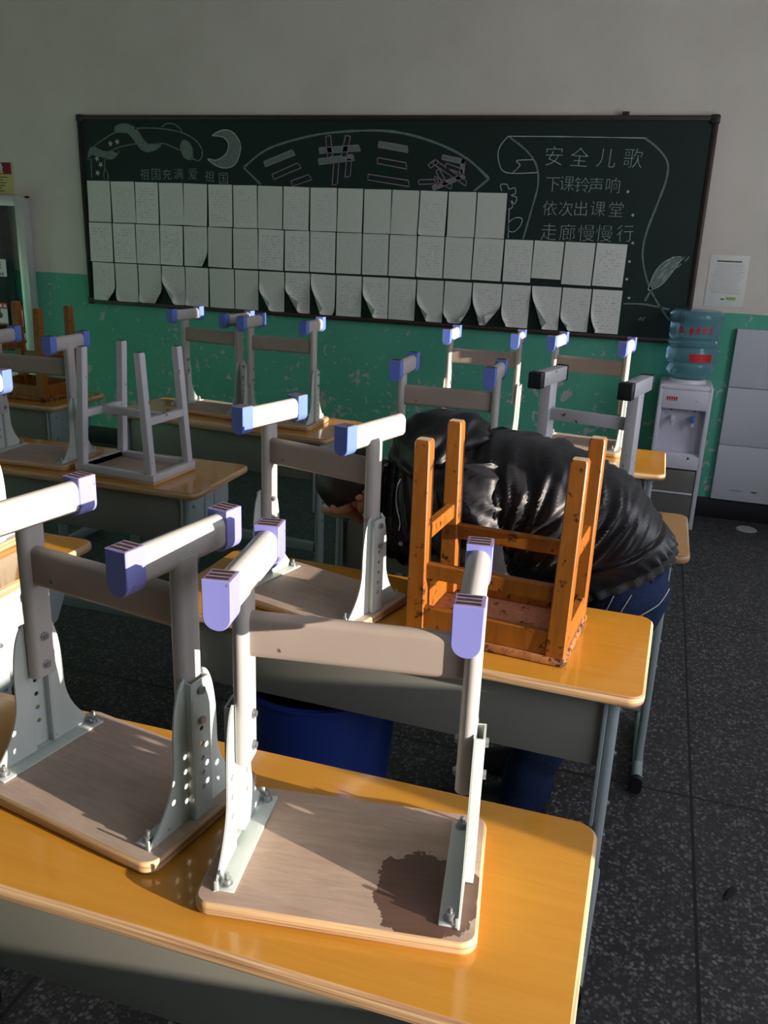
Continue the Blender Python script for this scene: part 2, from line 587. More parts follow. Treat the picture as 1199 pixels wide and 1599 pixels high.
# ------------------------------------------------------------------ the room
def room():
    T = 0.12
    f = MB(); f.box(((XL + XR) / 2, (YF + YB) / 2, -0.05), (XR - XL + 2 * T, YB - YF + 2 * T, 0.1), 'floor'); struct(f.build('floor'))
    f = MB(); f.box(((XL + XR) / 2, (YF + YB) / 2, ZC + 0.05), (XR - XL + 2 * T, YB - YF + 2 * T, 0.1), 'ceiling'); struct(f.build('ceiling'))
    f = MB(); f.box(((XL + XR) / 2, YB + T / 2, ZC / 2), (XR - XL, T, ZC), 'wall'); struct(f.build('wall_back'))
    f = MB(); f.box(((XL + XR) / 2, YF - T / 2, ZC / 2), (XR - XL, T, ZC), 'wall'); struct(f.build('wall_front'))
    f = MB(); f.box((XL - T / 2, (YF + YB) / 2, ZC / 2), (T, YB - YF + 2 * T, ZC), 'wall'); struct(f.build('wall_left'))
    # right wall, pierced by the windows
    f = MB()
    zb, zt = WINS[0][2], WINS[0][3]
    x = XR + T / 2
    def seg(y0, y1, z0, z1):
        f.box((x, (y0 + y1) / 2, (z0 + z1) / 2), (T, y1 - y0, z1 - z0), 'wall')
    seg(YF - T, YB + T, 0, zb)
    seg(YF - T, YB + T, zt, ZC)
    y = YF - T
    for (y0, y1, _, _) in WINS:
        seg(y, y0, zb, zt)
        y = y1
    seg(y, YB + T, zb, zt)
    struct(f.build('wall_right'))
    for i, (y0, y1, z0, z1) in enumerate(WINS):
        g = MB()
        w = 0.03
        for yy in (y0 + w / 2, y1 - w / 2):
            g.box((x, yy, (z0 + z1) / 2), (0.06, w, z1 - z0), 'alu', 0.003)
        for zz in (z0 + w / 2, z1 - w / 2, z1 - 0.5):
            g.box((x, (y0 + y1) / 2, zz), (0.06, y1 - y0 - 2 * w, w), 'alu', 0.003)
        struct(g.build('window_%d' % (i + 1)))
    g = MB(); g.box(((XL + XR) / 2, YB - 0.006, 0.06), (XR - XL, 0.012, 0.12), 'black_skirt', 0.002); struct(g.build('baseboard_back'))
    g = MB(); g.box((XL + 0.006, (YF + YB) / 2 - 0.01, 0.06), (0.012, YB - YF - 0.04, 0.12), 'black_skirt', 0.002); struct(g.build('baseboard_left'))
    g = MB(); g.box((XR - 0.006, (YF + YB) / 2 - 0.01, 0.06), (0.012, YB - YF - 0.04, 0.12), 'black_skirt', 0.002); struct(g.build('baseboard_right'))
room()

# ------------------------------------------------------------------ desks
DW, DD = 1.09, 0.405
def make_desk():
    t = empty('school_desk', (0, 0, 0), 0, 'desk', 'desk')
    z1 = 0.725
    b = MB(); slab(b, DW, DD, 0.032, z1 - 0.024, z1, 'laminate', 'ply', 'ply', 0.005, 7); b.build('desktop', t)
    yf, yb = -DD / 2, DD / 2
    # modesty panel towards the front, turned in at its foot
    b = MB()
    b.box((0, yf + 0.045, (0.535 + 0.698) / 2), (DW - 0.15, 0.006, 0.698 - 0.535), 'desk_grey', 0.002)
    b.box((0, yf + 0.052, 0.700 - 0.006), (DW - 0.15, 0.02, 0.006), 'desk_grey', 0.001)
    b.box((0, yf + 0.054, 0.537), (DW - 0.15, 0.02, 0.005), 'desk_grey', 0.001)
    b.build('front_panel', t)
    b = MB()
    b.box((0, 0.02, 0.556), (DW - 0.165, DD - 0.13, 0.006), 'desk_grey', 0.002)
    b.box((0, 0.02, 0.62), (0.008, DD - 0.14, 0.122), 'desk_grey', 0.002)
    b.build('book_shelf', t)
    for s in (-1, 1):
        # side plate with a pressed hollow, tapering towards the leg
        x = s * (DW / 2 - 0.069)
        prof = [(yf + 0.03, 0.700), (yb - 0.05, 0.700), (yb - 0.05, 0.60), (yb - 0.10, 0.52), (yf + 0.15, 0.47), (yf + 0.10, 0.40), (yf + 0.03, 0.40)]
        b = MB()
        b.prism(prof, 'x', x - 0.004, x + 0.004, 'leg_blue', None, 0.0015)
        o = round_rect(0.035, 0.09, 0.016, 5, 0.06, 0.62)
        b.prism(o, 'x', x + s * 0.003, x + s * 0.008, 'leg_blue', None, 0.002)
        o = round_rect(0.035, 0.09, 0.016, 5, -0.01, 0.62)
        b.prism(o, 'x', x + s * 0.003, x + s * 0.008, 'leg_blue', None, 0.002)
        b.build('side_plate', t)
        # upright: a flat oval column with a foot bar along the depth
        b = MB()
        b.prism(stadium(0.024, 0.056, 6, x + s * 0.014, yf + 0.064), 'z', 0.05, 0.695, 'leg_blue', None, 0.001)
        b.box((x + s * 0.014, yf + 0.064, 0.697), (0.034, 0.10, 0.005), 'leg_blue', 0.001)
        leg = b.build('leg', t)
        b = MB()
        b.prism([(x + s * 0.014 + p[0], 0.034 + p[1]) for p in stadium(0.03, 0.05, 6)], 'y', yf - 0.045, yb - 0.06, 'leg_blue', None, 0.001)
        fb = b.build('foot_bar', t)
        for (ya, yb2) in ((yf - 0.060, yf - 0.040), (yb - 0.065, yb - 0.045)):
            b = MB()
            b.prism([(x + s * 0.014 + p[0], 0.034 + p[1]) for p in stadium(0.034, 0.056, 6)], 'y', ya, yb2, 'cap_black', None, 0.002)
            b.build('end_cap', fb)
        for zz in (0.66, 0.56, 0.44, 0.36):
            b = MB(); b.bolt((x + s * 0.024, yf + 0.064, zz), (s, 0, 0), ((0, 0.0065), (0.003, 0.0065), (0.0032, 0.005), (0.007, 0.0046)), 'zinc'); b.build('bolt', leg)
        b = MB(); b.bolt((x - s * 0.006, yf + 0.042, 0.686), (0, -1, 0), ((0, 0.009), (0.003, 0.009), (0.0032, 0.006), (0.008, 0.0055)), 'zinc'); b.build('bolt', leg)
    b = MB()
    b.prism(stadium(0.026, 0.05, 6, yf + 0.050, 0.24), 'x', -DW / 2 + 0.07, DW / 2 - 0.07, 'leg_blue', None, 0.001)
    b.build('stretcher', t)
    return t
desk0 = make_desk()
DESKS = [
    (-0.589, 0.932, 0.0, 0.0, 'yellow desk nearest the camera holding two upturned stools with violet end caps'),
    (-0.474, 1.752, 0.0, -1.6, 'yellow desk carrying the orange wooden stool, in front of the bending person'),
    (-0.382, 2.555, 0.015, 0.0, 'yellow desk behind the bending person, with the black-capped stool on it'),
    (-0.449, 3.485, 0.0, 0.0, 'yellow desk beside the water dispenser with two sunlit upturned stools'),
    (-1.93, 1.672, 0.0, 0.0, 'yellow desk at the left edge behind the nearest desk, cut by the frame, sunlit'),
    (-1.899, 2.557, 0.0, 0.0, 'yellow desk at left carrying the grey metal square-tube stool'),
    (-1.755, 3.445, 0.012, -5.0, 'yellow desk before the green wall below the papers, holding two shaded blue-capped stools'),
    (-3.15, 3.49, 0.0, 0.0, 'yellow desk at far left by the glass cabinet carrying a wooden stool'),
]
for i, (x, y, dz, rz, lab) in enumerate(DESKS):
    o = desk0 if i == 0 else copy_tree(desk0)
    place(o, x, y, 0, rz, lab, 'school desks')
    o.scale = (1.1 if i == 0 else 1, 1, (0.725 + dz) / 0.725)      # the front desk is a little longer

# ------------------------------------------------------------------ upturned stools on T legs
SW, SD, SEP, FL = 0.360, 0.248, 0.280, 0.225
def plate_mesh(s, wing_holes):
    """pressed leg bracket, wide at the seat, narrowing in a curve; a raised channel with holes; flange along the seat"""
    b = MB()
    x = s * (SEP / 2 + 0.016)
    th = 0.0028
    def half(z):                                  # half width at height z above the seat board
        t = max(0.0, min(1.0, (z - 0.0) / 0.205))
        base = 0.046 + (0.102 - 0.046) * max(0.0, 1 - z / 0.11) ** 2.2
        if z < 0.10:
            return base
        u = (z - 0.10) / (0.2245 - 0.10)
        return 0.017 + (base - 0.017) * math.sqrt(max(0.0, 1 - u ** 2.6))
    zs = [0.0, 0.006] + [0.012 + i * (0.213 - 0.012) / 26 for i in range(27)] + [0.219, 0.2235]
    yc = 0.0165                                   # channel half width
    holes = [0.045 + 0.024 * i for i in range(5)]
    def shell(poly, off0, off1=None):
        pass
    # wings: strips left and right of the channel, each with small holes, built as filled outlines
    def filled(outline, hole_list, xo):
        t = bmesh.new()
        def loop(pts):
            vs = [t.verts.new((0, p[0], p[1])) for p in pts]
            return [t.edges.new((vs[i], vs[(i + 1) % len(vs)])) for i in range(len(vs))]
        es = loop(outline)
        for (hy, hz, r) in hole_list:
            es += loop([(hy + r * cos(2 * pi * k / 10), hz + r * sin(2 * pi * k / 10)) for k in range(10)])
        bmesh.ops.triangle_fill(t, use_beauty=True, use_dissolve=False, edges=es, normal=(1, 0, 0))
        # thickness
        r = bmesh.ops.extrude_face_region(t, geom=list(t.faces))
        for v in [g for g in r['geom'] if isinstance(g, bmesh.types.BMVert)]:
            v.co.x += th
        for v in t.verts:
            v.co.x = xo + (v.co.x - th / 2)
            v.co.z += 0.02
        b.take(t, 'plate')
    for w in (-1, 1):
        out = [(w * (yc + 0.003), z) for z in zs] + [(w * max(half(z), yc + 0.0035), z) for z in reversed(zs)]
        if w > 0:
            out = out[::-1]
        filled(out, [(w * 0.031, z, 0.0046) for z in (0.062, 0.092, 0.122)] if wing_holes else [], x)
    cz0, cz1 = 0.001, 0.217
    ch = [(-yc, cz0), (yc, cz0), (yc, cz1), (-yc, cz1)]
    filled(ch, [(0, z, 0.0042) for z in holes], x + s * 0.011)
    for w in (-1, 1):                              # channel walls
        b.box((x + s * 0.0055, w * (yc + 0.0015), 0.02 + (cz0 + cz1) / 2), (0.0135, 0.003, cz1 - cz0), 'plate', 0.0008)
    b.box((x + s * 0.0055, 0, 0.02 + cz0), (0.0135, 2 * yc, 0.003), 'plate', 0.0008)
    # flange turned in over the seat
    b.box((x - s * 0.0125, 0, 0.0215), (0.026, 0.200, 0.003), 'plate', 0.001)
    for w in (-1, 1):
        b.box((x - s * 0.002, w * 0.100, 0.028), (0.006, 0.003, 0.014), 'plate', 0.0008)
    return b

def cap_mesh(mb, s, e, mat, zt):
    """end cap of a foot bar: U section, flat hollow top with ribs; e = -1 near end, +1 far end"""
    x, y0, y1 = s * SEP / 2, e * (FL / 2 - 0.034), e * FL / 2
    ya, yb = min(y0, y1), max(y0, y1)
    w, h = 0.034, 0.062
    U = [(x - w / 2, zt), (x - w / 2, zt - h + 0.017)]
    U += [(x - w / 2 * cos(radians(a)), zt - h + 0.017 - 0.017 * sin(radians(a))) for a in range(15, 180, 15)]
    U += [(x + w / 2, zt - h + 0.017), (x + w / 2, zt)]
    mb.prism(U, 'y', ya, yb, mat, None, 0.0012)
    ym = (ya + yb) / 2
    mb.box((x, ym, zt), (w - 0.003, yb - ya - 0.003, 0.0006), 'cap_top')
    for k in (-1, 0, 1):
        mb.box((x, ym + k * 0.0098, zt + 0.0002), (w - 0.008, 0.0060, 0.0008), 'cap_dark')  # flat dark strips paint the shade of the slots between ribs

def make_tstool(capmat, seatmat, zt=0.455, wing_holes=False):
    t = empty('school_stool', (0, 0, 0), 0, 'stool', 'stool')
    b = MB(); slab(b, SW, SD, 0.022, 0.0, 0.02, seatmat, 'ply', 'laminate', 0.004); b.build('seat', t)
    for s in (-1, 1):
        pl = plate_mesh(s, wing_holes).build('leg_bracket', t, 30)
        x = s * SEP / 2
        for w in (-1, 1):
            b = MB(); b.bolt((x + s * 0.004, w * 0.088, 0.022), (0, 0, 1), ((0, 0.0085), (0.003, 0.0085), (0.0032, 0.006), (0.010, 0.006), (0.0102, 0.003), (0.018, 0.0028)), 'zinc', 12); b.build('seat_bolt', pl)
        b = MB()                                   # column: flat oval tube nesting in the channel
        b.prism(stadium(0.022, 0.044, 7, x + s * 0.006, 0), 'z', 0.155, zt - 0.04, 'tube', None, 0.001)
        col = b.build('column', t)
        for zz in (0.175, 0.222):
            b = MB(); b.bolt((x + s * 0.033, 0, zz), (-s, 0, 0), ((0, 0.006), (0.006, 0.0065), (0.0062, 0.004), (0.038, 0.004), (0.0382, 0.0072), (0.0402, 0.0068), (0.0404, 0.005), (0.043, 0.0046)), 'zinc'); b.build('bolt', col)
        b = MB()                                   # foot bar
        b.prism([(x + p[0], zt - 0.031 + p[1]) for p in stadium(0.03, 0.05, 8)], 'y', -FL / 2 + 0.03, FL / 2 - 0.03, 'tube', None, 0.0)
        bar = b.build('foot_bar', t)
        for e in (-1, 1):
            b = MB(); cap_mesh(b, s, e, capmat, zt)
            # the tube's rounded collar showing against the cap
            b.build('end_cap', bar)
    b = MB()
    b.prism(stadium(0.022, 0.062, 7, 0, zt - 0.117), 'x', -SEP / 2 + 0.002, SEP / 2 - 0.002, 'taupe', None, 0.001)
    b.build('stretcher', t)
    return t
violet = make_tstool('cap_violet', 'veneer_wet', wing_holes=True)
violet_dry = make_tstool('cap_violet', 'veneer')
blue = make_tstool('cap_blue', 'veneer')
bare = make_tstool('cap_blue', 'veneer')              # one far cap is missing on its right foot bar
for o in bare.children:
    if o.name.startswith('foot_bar') and o.data.vertices[0].co.x > 0:
        far = [c for c in o.children if sum(v.co.y for v in c.data.vertices) > 0][0]
        bpy.data.objects.remove(far)
        bb = MB()
        bb.prism([(SEP / 2 + p[0], 0.424 + p[1]) for p in stadium(0.03, 0.05, 8)], 'y', FL / 2 - 0.031, FL / 2 - 0.002, 'tube', None, 0.003)
        bb.build('bare_bar_end', o)
ZT = 0.7255
G = 'upturned stools with plastic end caps'
place(violet, -0.308, 0.919, ZT, 8.1, 'upturned stool with a dark wet patch on its seat underside, nearest the camera', G)
place(violet_dry, -0.701, 0.961, ZT, -10.7, 'upturned stool at lower left with violet caps and a dry shaded seat underside', G)
place(bare, -0.682, 1.734, ZT, -16.1, 'brightly sunlit upturned stool missing one blue cap, left of the orange wooden stool', G)
STOOLS = [
    (-2.067, 2.519, ZT, 2.4, 'shaded upturned stool left of the grey square-tube stool at left'),
    (-1.905, 3.505, ZT + 0.012, -8.3, 'left one of the two upturned stools whose caps overlap below the papers'),
    (-1.528, 3.428, ZT + 0.012, 0.6, 'right one of the two upturned stools whose caps overlap below the papers'),
    (-0.583, 2.54, 0.7405, 0.6, 'shaded blue-capped upturned stool standing right behind the jacket hood'),
    (-0.685, 3.604, 0.7255, 0.8, 'sunlit upturned stool behind the shaded one at the hood, by the green wall'),
    (-0.248, 3.62, 0.7255, -7.7, 'sunlit upturned stool nearest the water dispenser, behind the black-capped stool'),
    (-1.73, 1.72, ZT, 0.0, 'blown-out sunlit upturned stool cut off by the left edge of the frame'),
]
for i, (x, y, z, rz, lab) in enumerate(STOOLS):
    o = blue if i == 0 else copy_tree(blue)
    place(o, x, y, z, rz, lab, G)

# ------------------------------------------------------------------ orange wooden stools
def taper_leg(b, p0, p1, s0, s1, mat, topmat=None):
    p0, p1 = Vector(p0), Vector(p1)
    rings = []
    for t in (0.0, 0.985, 1.0):
        p = p0.lerp(p1, t)
        s = (s0 + (s1 - s0) * t) / 2 * (1.0 if t < 1 else 0.86)
        o = round_rect(2 * s, 2 * s, 0.0025, 1)
        rings.append([(p.x + q[0], p.y + q[1], p.z) for q in o])
    b.ring_loft(rings, mat, caps=False)
    k = len(rings[0])
    b.add(rings[-1], [tuple(range(k))], topmat or mat)
    b.add(rings[0], [tuple(range(k - 1, -1, -1))], mat)
def bar(b, p0, p1, w, h, mat):
    """rectangular rail from p0 to p1, w across, h tall"""
    p0, p1 = Vector(p0), Vector(p1)
    d = (p1 - p0).normalized()
    u = Vector((-d.y, d.x, 0)).normalized()
    up = d.cross(u)
    if up.z < 0: up = -up
    o = round_rect(w, h, 0.002, 1)
    b.ring_loft([[p + u * q[0] + up * q[1] for q in o] for p in (p0, p1)], mat)
def make_wooden():
    t = empty('wooden_stool', (0, 0, 0), 0, 'stool', 'stool')
    W, D, Hh = 0.352, 0.262, 0.431
    b = MB(); slab(b, W, D, 0.012, 0.0, 0.019, 'orange_in', 'orange_dirty', 'orange', 0.004, 3); b.build('seat', t)
    bx, by, tx, ty = 0.152, 0.108, 0.158, 0.104
    P = {}
    for sx in (-1, 1):
        for sy in (-1, 1):
            p0, p1 = Vector((sx * bx, sy * by, 0.019)), Vector((sx * tx, sy * ty, Hh))
            P[sx, sy] = (p0, p1)
            b = MB(); taper_leg(b, p0, p1, 0.040, 0.033, 'orange', 'wood_top'); b.build('leg', t)
    def at(sx, sy, z):
        p0, p1 = P[sx, sy]
        return p0.lerp(p1, (z - p0.z) / (p1.z - p0.z))
    b = MB()
    for (a, c, dy) in (((-1, -1), (1, -1), -0.008), ((-1, 1), (1, 1), 0.008)):
        bar(b, at(*a, 0.045) + Vector((0, dy, 0)), at(*c, 0.045) + Vector((0, dy, 0)), 0.018, 0.052, 'orange')
    for (a, c, dx) in (((-1, -1), (-1, 1), -0.008), ((1, -1), (1, 1), 0.008)):
        bar(b, at(*a, 0.045) + Vector((dx, 0, 0)), at(*c, 0.045) + Vector((dx, 0, 0)), 0.018, 0.052, 'orange')
    b.build('apron', t)
    for (a, c, z) in (((-1, -1), (1, -1), 0.150), ((-1, 1), (1, 1), 0.172), ((-1, -1), (-1, 1), 0.222), ((1, -1), (1, 1), 0.222)):
        b = MB(); bar(b, at(*a, z), at(*c, z), 0.020, 0.034, 'orange'); b.build('stretcher', t)
    return t
wood0 = make_wooden()
place(wood0, -0.257, 1.750, ZT, -5.0, 'orange wooden stool upturned in front of the black jacket', 'upturned wooden stools')
wood1 = copy_tree(wood0)
place(wood1, -2.885, 3.50, ZT, -3, 'orange wooden stool upturned at far left before the glass cabinet', 'upturned wooden stools')

# ------------------------------------------------------------------ grey square-tube stool
def make_square():
    t = empty('metal_stool', (0, 0, 0), 0, 'stool', 'stool')
    W, D, Hh = 0.325, 0.24, 0.432
    b = MB(); b.box((0, 0, 0.008), (W - 0.006, D - 0.006, 0.014), 'veneer', 0.002); b.build('seat', t)
    b = MB()
    for s in (-1, 1):
        b.box((s * (W / 2 - 0.012), 0, 0.022), (0.024, D, 0.024), 'steel_sq', 0.002)
        b.box((0, s * (D / 2 - 0.012), 0.022), (W - 0.048, 0.024, 0.024), 'steel_sq', 0.002)
    b.box((0, 0, 0.004), (W, D, 0.008), 'ply', 0.001)
    b.build('seat_frame', t)
    P = {}
    for sx in (-1, 1):
        for sy in (-1, 1):
            p0, p1 = Vector((sx * (W / 2 - 0.022), sy * (D / 2 - 0.016), 0.03)), Vector((sx * (W / 2 - 0.048), sy * (D / 2 - 0.020), Hh))
            P[sx, sy] = (p0, p1)
            b = MB(); taper_leg(b, p0, p1, 0.027, 0.027, 'steel_sq', 'cap_dark'); b.build('leg', t)  # dark end face paints the shade inside the open tube
    def at(sx, sy, z):
        p0, p1 = P[sx, sy]
        return p0.lerp(p1, (z - p0.z) / (p1.z - p0.z))
    for s in (-1, 1):
        b = MB(); bar(b, at(s, -1, 0.207), at(s, 1, 0.207), 0.022, 0.026, 'steel_sq'); b.build('stretcher', t)
    b = MB(); bar(b, (at(-1, -1, 0.207) + at(-1, 1, 0.207)) / 2, (at(1, -1, 0.207) + at(1, 1, 0.207)) / 2, 0.022, 0.026, 'steel_sq'); b.build('stretcher', t)
    return t
place(make_square(), -1.672, 2.515, ZT, -5, 'grey metal stool of square tube, four legs up, on the left desk')

# ------------------------------------------------------------------ grey stool with black end caps
def make_black():
    t = empty('metal_stool', (0, 0, 0), 0, 'stool', 'stool')
    sep, fl, zt = 0.265, 0.20, 0.44
    b = MB(); slab(b, 0.34, 0.238, 0.02, 0.0, 0.02, 'veneer', 'ply', 'laminate', 0.004); b.build('seat', t)
    for s in (-1, 1):
        x = s * sep / 2
        b = MB(); b.box((x, 0, 0.02 + (zt - 0.06) / 2), (0.032, 0.056, zt - 0.06), 'steel_sq', 0.002); b.build('column', t)
        b = MB(); b.box((x, 0, 0.024), (0.05, 0.20, 0.008), 'steel_sq', 0.002); b.build('seat_bracket', t)
        b = MB(); b.box((x, 0, zt - 0.0225), (0.036, fl, 0.042), 'steel_sq', 0.002); fb = b.build('foot_bar', t)
        b = MB(); b.box((x, -fl / 2 - 0.008, zt - 0.0225), (0.041, 0.034, 0.048), 'cap_black', 0.004); b.build('end_cap', fb)
        b = MB(); b.box((x, fl / 2 + 0.001, zt - 0.0225), (0.041, 0.012, 0.048), 'cap_black', 0.003); b.build('end_cap', fb)
    b = MB(); b.box((0, 0, zt - 0.135), (sep - 0.03, 0.022, 0.036), 'steel_sq', 0.002); b.build('stretcher', t)
    return t
place(make_black(), -0.165, 2.60, 0.7405, -14, 'grey metal stool with black end caps behind the bent back of the person')
# ------------------------------------------------------------------ chalk drawing on the board (x, z on the board face)
ARCH = [[(-3.729,1.925),(-3.724,1.979),(-3.682,2.007),(-3.599,2.053),(-3.506,2.094),(-3.35,2.119),(-3.176,2.118),(-3.026,2.096),(-2.933,2.054),(-2.887,2.002),(-2.888,1.954),(-2.916,1.931),(-2.942,1.944)],[(-3.582,1.972),(-3.49,2.005),(-3.355,2.028),(-3.223,2.034),(-3.137,2.026),(-3.041,1.991)],[(-3.512,2.094),(-3.504,2.129),(-3.458,2.143),(-3.403,2.139),(-3.35,2.112),(-3.319,2.073),(-3.288,2.038),(-3.191,2.03),(-3.186,2.012),(-3.236,1.989),(-3.291,1.984),(-3.334,2.006),(-3.375,2.055),(-3.412,2.09)],[(-3.17,2.126),(-3.131,2.148),(-3.078,2.144),(-3.036,2.118),(-3.021,2.096)],[(-3.04,2.013),(-3.018,2.049),(-2.981,2.04),(-2.956,2.005),(-2.952,1.953),(-2.942,1.944),(-2.979,1.939),(-3.016,1.956),(-3.04,2.013)],[(-3.711,1.925),(-3.727,1.943),(-3.718,1.989),(-3.682,2.007),(-3.649,1.989),(-3.674,1.966),(-3.697,1.957)],[(-3.591,1.936),(-3.54,1.936),(-3.498,1.968),(-3.491,1.991)],[(-3.703,1.934),(-3.709,1.814)],[(-3.602,1.935),(-3.604,1.871)],[(-3.611,1.809),(-3.615,1.834),(-3.601,1.871),(-3.581,1.835),(-3.588,1.809)]]
ARCHFILL = [[(-3.504,2.129),(-3.458,2.143),(-3.403,2.139),(-3.35,2.112),(-3.319,2.073),(-3.288,2.038),(-3.191,2.03),(-3.186,2.012),(-3.236,1.989),(-3.291,1.984),(-3.334,2.006),(-3.375,2.055),(-3.412,2.09),(-3.512,2.094)],[(-3.04,2.013),(-3.018,2.049),(-2.981,2.04),(-2.956,2.005),(-2.952,1.953),(-2.979,1.939),(-3.016,1.956)],[(-3.728,1.934),(-3.718,1.989),(-3.682,2.007),(-3.604,1.981),(-3.536,1.982),(-3.498,1.968),(-3.54,1.936),(-3.596,1.94),(-3.697,1.957)]]
STARS = [(-3.55,2.026),(-3.499,2.038),(-3.659,1.935),(-3.633,1.898),(-3.66,1.847)]
MOON = [(-2.811,2.08),(-2.753,2.109),(-2.681,2.107),(-2.631,2.06),(-2.616,2.009),(-2.643,1.931),(-2.696,1.895),(-2.769,1.898),(-2.821,1.924),(-2.846,1.945),(-2.789,1.937),(-2.736,1.96),(-2.704,1.999),(-2.703,2.042),(-2.739,2.072)]
EYE = [[(-2.479,1.8),(-2.598,1.897),(-2.445,2.0),(-2.242,2.062),(-2.029,2.099),(-1.733,2.114),(-1.53,2.093),(-1.329,2.037),(-1.171,1.964),(-1.04,1.862),(-1.124,1.793)]]
BARS = [[(-2.454,1.919),(-2.265,1.989)],[(-2.398,1.846),(-2.226,1.916)],[(-2.272,1.81),(-2.155,1.85)],[(-2.091,2.0),(-1.84,2.02)],[(-2.036,2.083),(-2.019,1.972)],[(-1.909,2.084),(-1.929,1.98)],[(-2.095,1.938),(-1.876,1.967)],[(-1.98,1.94),(-1.985,1.816)],[(-1.898,1.96),(-1.903,1.862)],[(-1.716,2.04),(-1.541,2.016)],[(-1.72,1.95),(-1.544,1.926)],[(-1.776,1.857),(-1.525,1.829)],[(-1.325,1.974),(-1.191,1.951)],[(-1.373,1.948),(-1.176,1.837)],[(-1.301,1.93),(-1.201,1.9)],[(-1.199,1.963),(-1.201,1.887)],[(-1.349,1.904),(-1.31,1.847)],[(-1.46,1.835),(-1.346,1.842)],[(-1.372,1.803),(-1.193,1.875)],[(-1.259,1.813),(-1.36,1.852)],[(-1.4,1.922),(-1.359,1.952)]]
SCROLL = [[(-0.948,2.088),(-0.661,2.088),(-0.202,2.084)],[(-0.948,2.088),(-0.992,2.03),(-0.993,1.962),(-0.944,1.897),(-0.762,1.9)],[(-0.907,1.895),(-0.868,1.936),(-0.888,1.961),(-0.798,1.967)],[(-0.961,1.797),(-0.97,1.831),(-0.933,1.832),(-0.919,1.809),(-0.888,1.816),(-0.88,1.787),(-0.903,1.775),(-0.872,1.764),(-0.881,1.729),(-0.901,1.746),(-0.892,1.712),(-0.916,1.699)],[(-0.906,1.582),(-0.904,1.629),(-0.868,1.654),(-0.831,1.649),(-0.84,1.608),(-0.874,1.577),(-0.906,1.582)],[(-0.91,1.699),(-0.907,1.641),(-0.903,1.541)]]
SCROLLTHICK = [[(-0.202,2.084),(-0.128,2.033),(-0.069,1.964),(-0.063,1.878),(-0.092,1.756),(-0.13,1.61),(-0.14,1.507),(-0.123,1.416),(-0.081,1.313),(-0.022,1.222),(0.053,1.132)],[(-0.948,2.088),(-0.845,2.02),(-0.778,1.943),(-0.756,1.841),(-0.78,1.703),(-0.815,1.541)],[(-0.093,1.23),(-0.065,1.302)],[(-0.209,1.209),(-0.091,1.212),(0.046,1.191)],[(-0.115,1.121),(-0.1,1.14)],[(-0.097,1.12),(-0.082,1.141)]]
FEATHER = [(-0.081,1.313),(-0.057,1.396),(-0.007,1.455),(0.069,1.479),(0.049,1.424),(-0.013,1.328),(-0.078,1.29)]
DOTS = [(-0.205,1.441),(-0.208,1.345),(-0.183,1.242),(-0.258,1.81),(-0.217,1.689),(-0.199,1.541)]
TEXTS = [('安全儿歌',0.099,[(-0.68,1.989),(-0.539,1.985),(-0.393,1.981),(-0.251,1.983)]),('下课铃声响',0.079,[(-0.672,1.838),(-0.595,1.845),(-0.511,1.841),(-0.435,1.84),(-0.342,1.841)]),('依次出课堂',0.079,[(-0.677,1.712),(-0.587,1.712),(-0.504,1.715),(-0.41,1.716),(-0.31,1.717)]),('走廊慢慢行',0.089,[(-0.671,1.585),(-0.566,1.585),(-0.46,1.586),(-0.36,1.587),(-0.246,1.591)]),('祖国充满爱祖国',0.065,[(-3.305,1.845),(-3.222,1.846),(-3.142,1.848),(-3.058,1.851),(-2.956,1.853),(-2.836,1.842),(-2.739,1.831)])]
PX1 = [-3.751,-3.569,-3.385,-3.209,-3.027,-2.852,-2.676,-2.504,-2.329,-2.15,-1.969,-1.8,-1.622,-1.448,-1.276,-1.104,-0.924]
PX2 = [-3.757,-3.572,-3.396,-3.212,-3.037,-2.86,-2.681,-2.501,-2.32,-2.147,-1.972,-1.801,-1.628,-1.451,-1.28,-1.105,-0.922,-0.751,-0.574,-0.398,-0.222]
PX3 = [-3.748,-3.571,-3.392,-3.211,-3.033,-2.858,-2.672,-2.499,-2.316,-2.14,-1.967,-1.793,-1.618,-1.442,-1.269,-1.095,-0.913,-0.742,-0.563,-0.392,-0.219]
BF = 5.245                                             # y of the board face
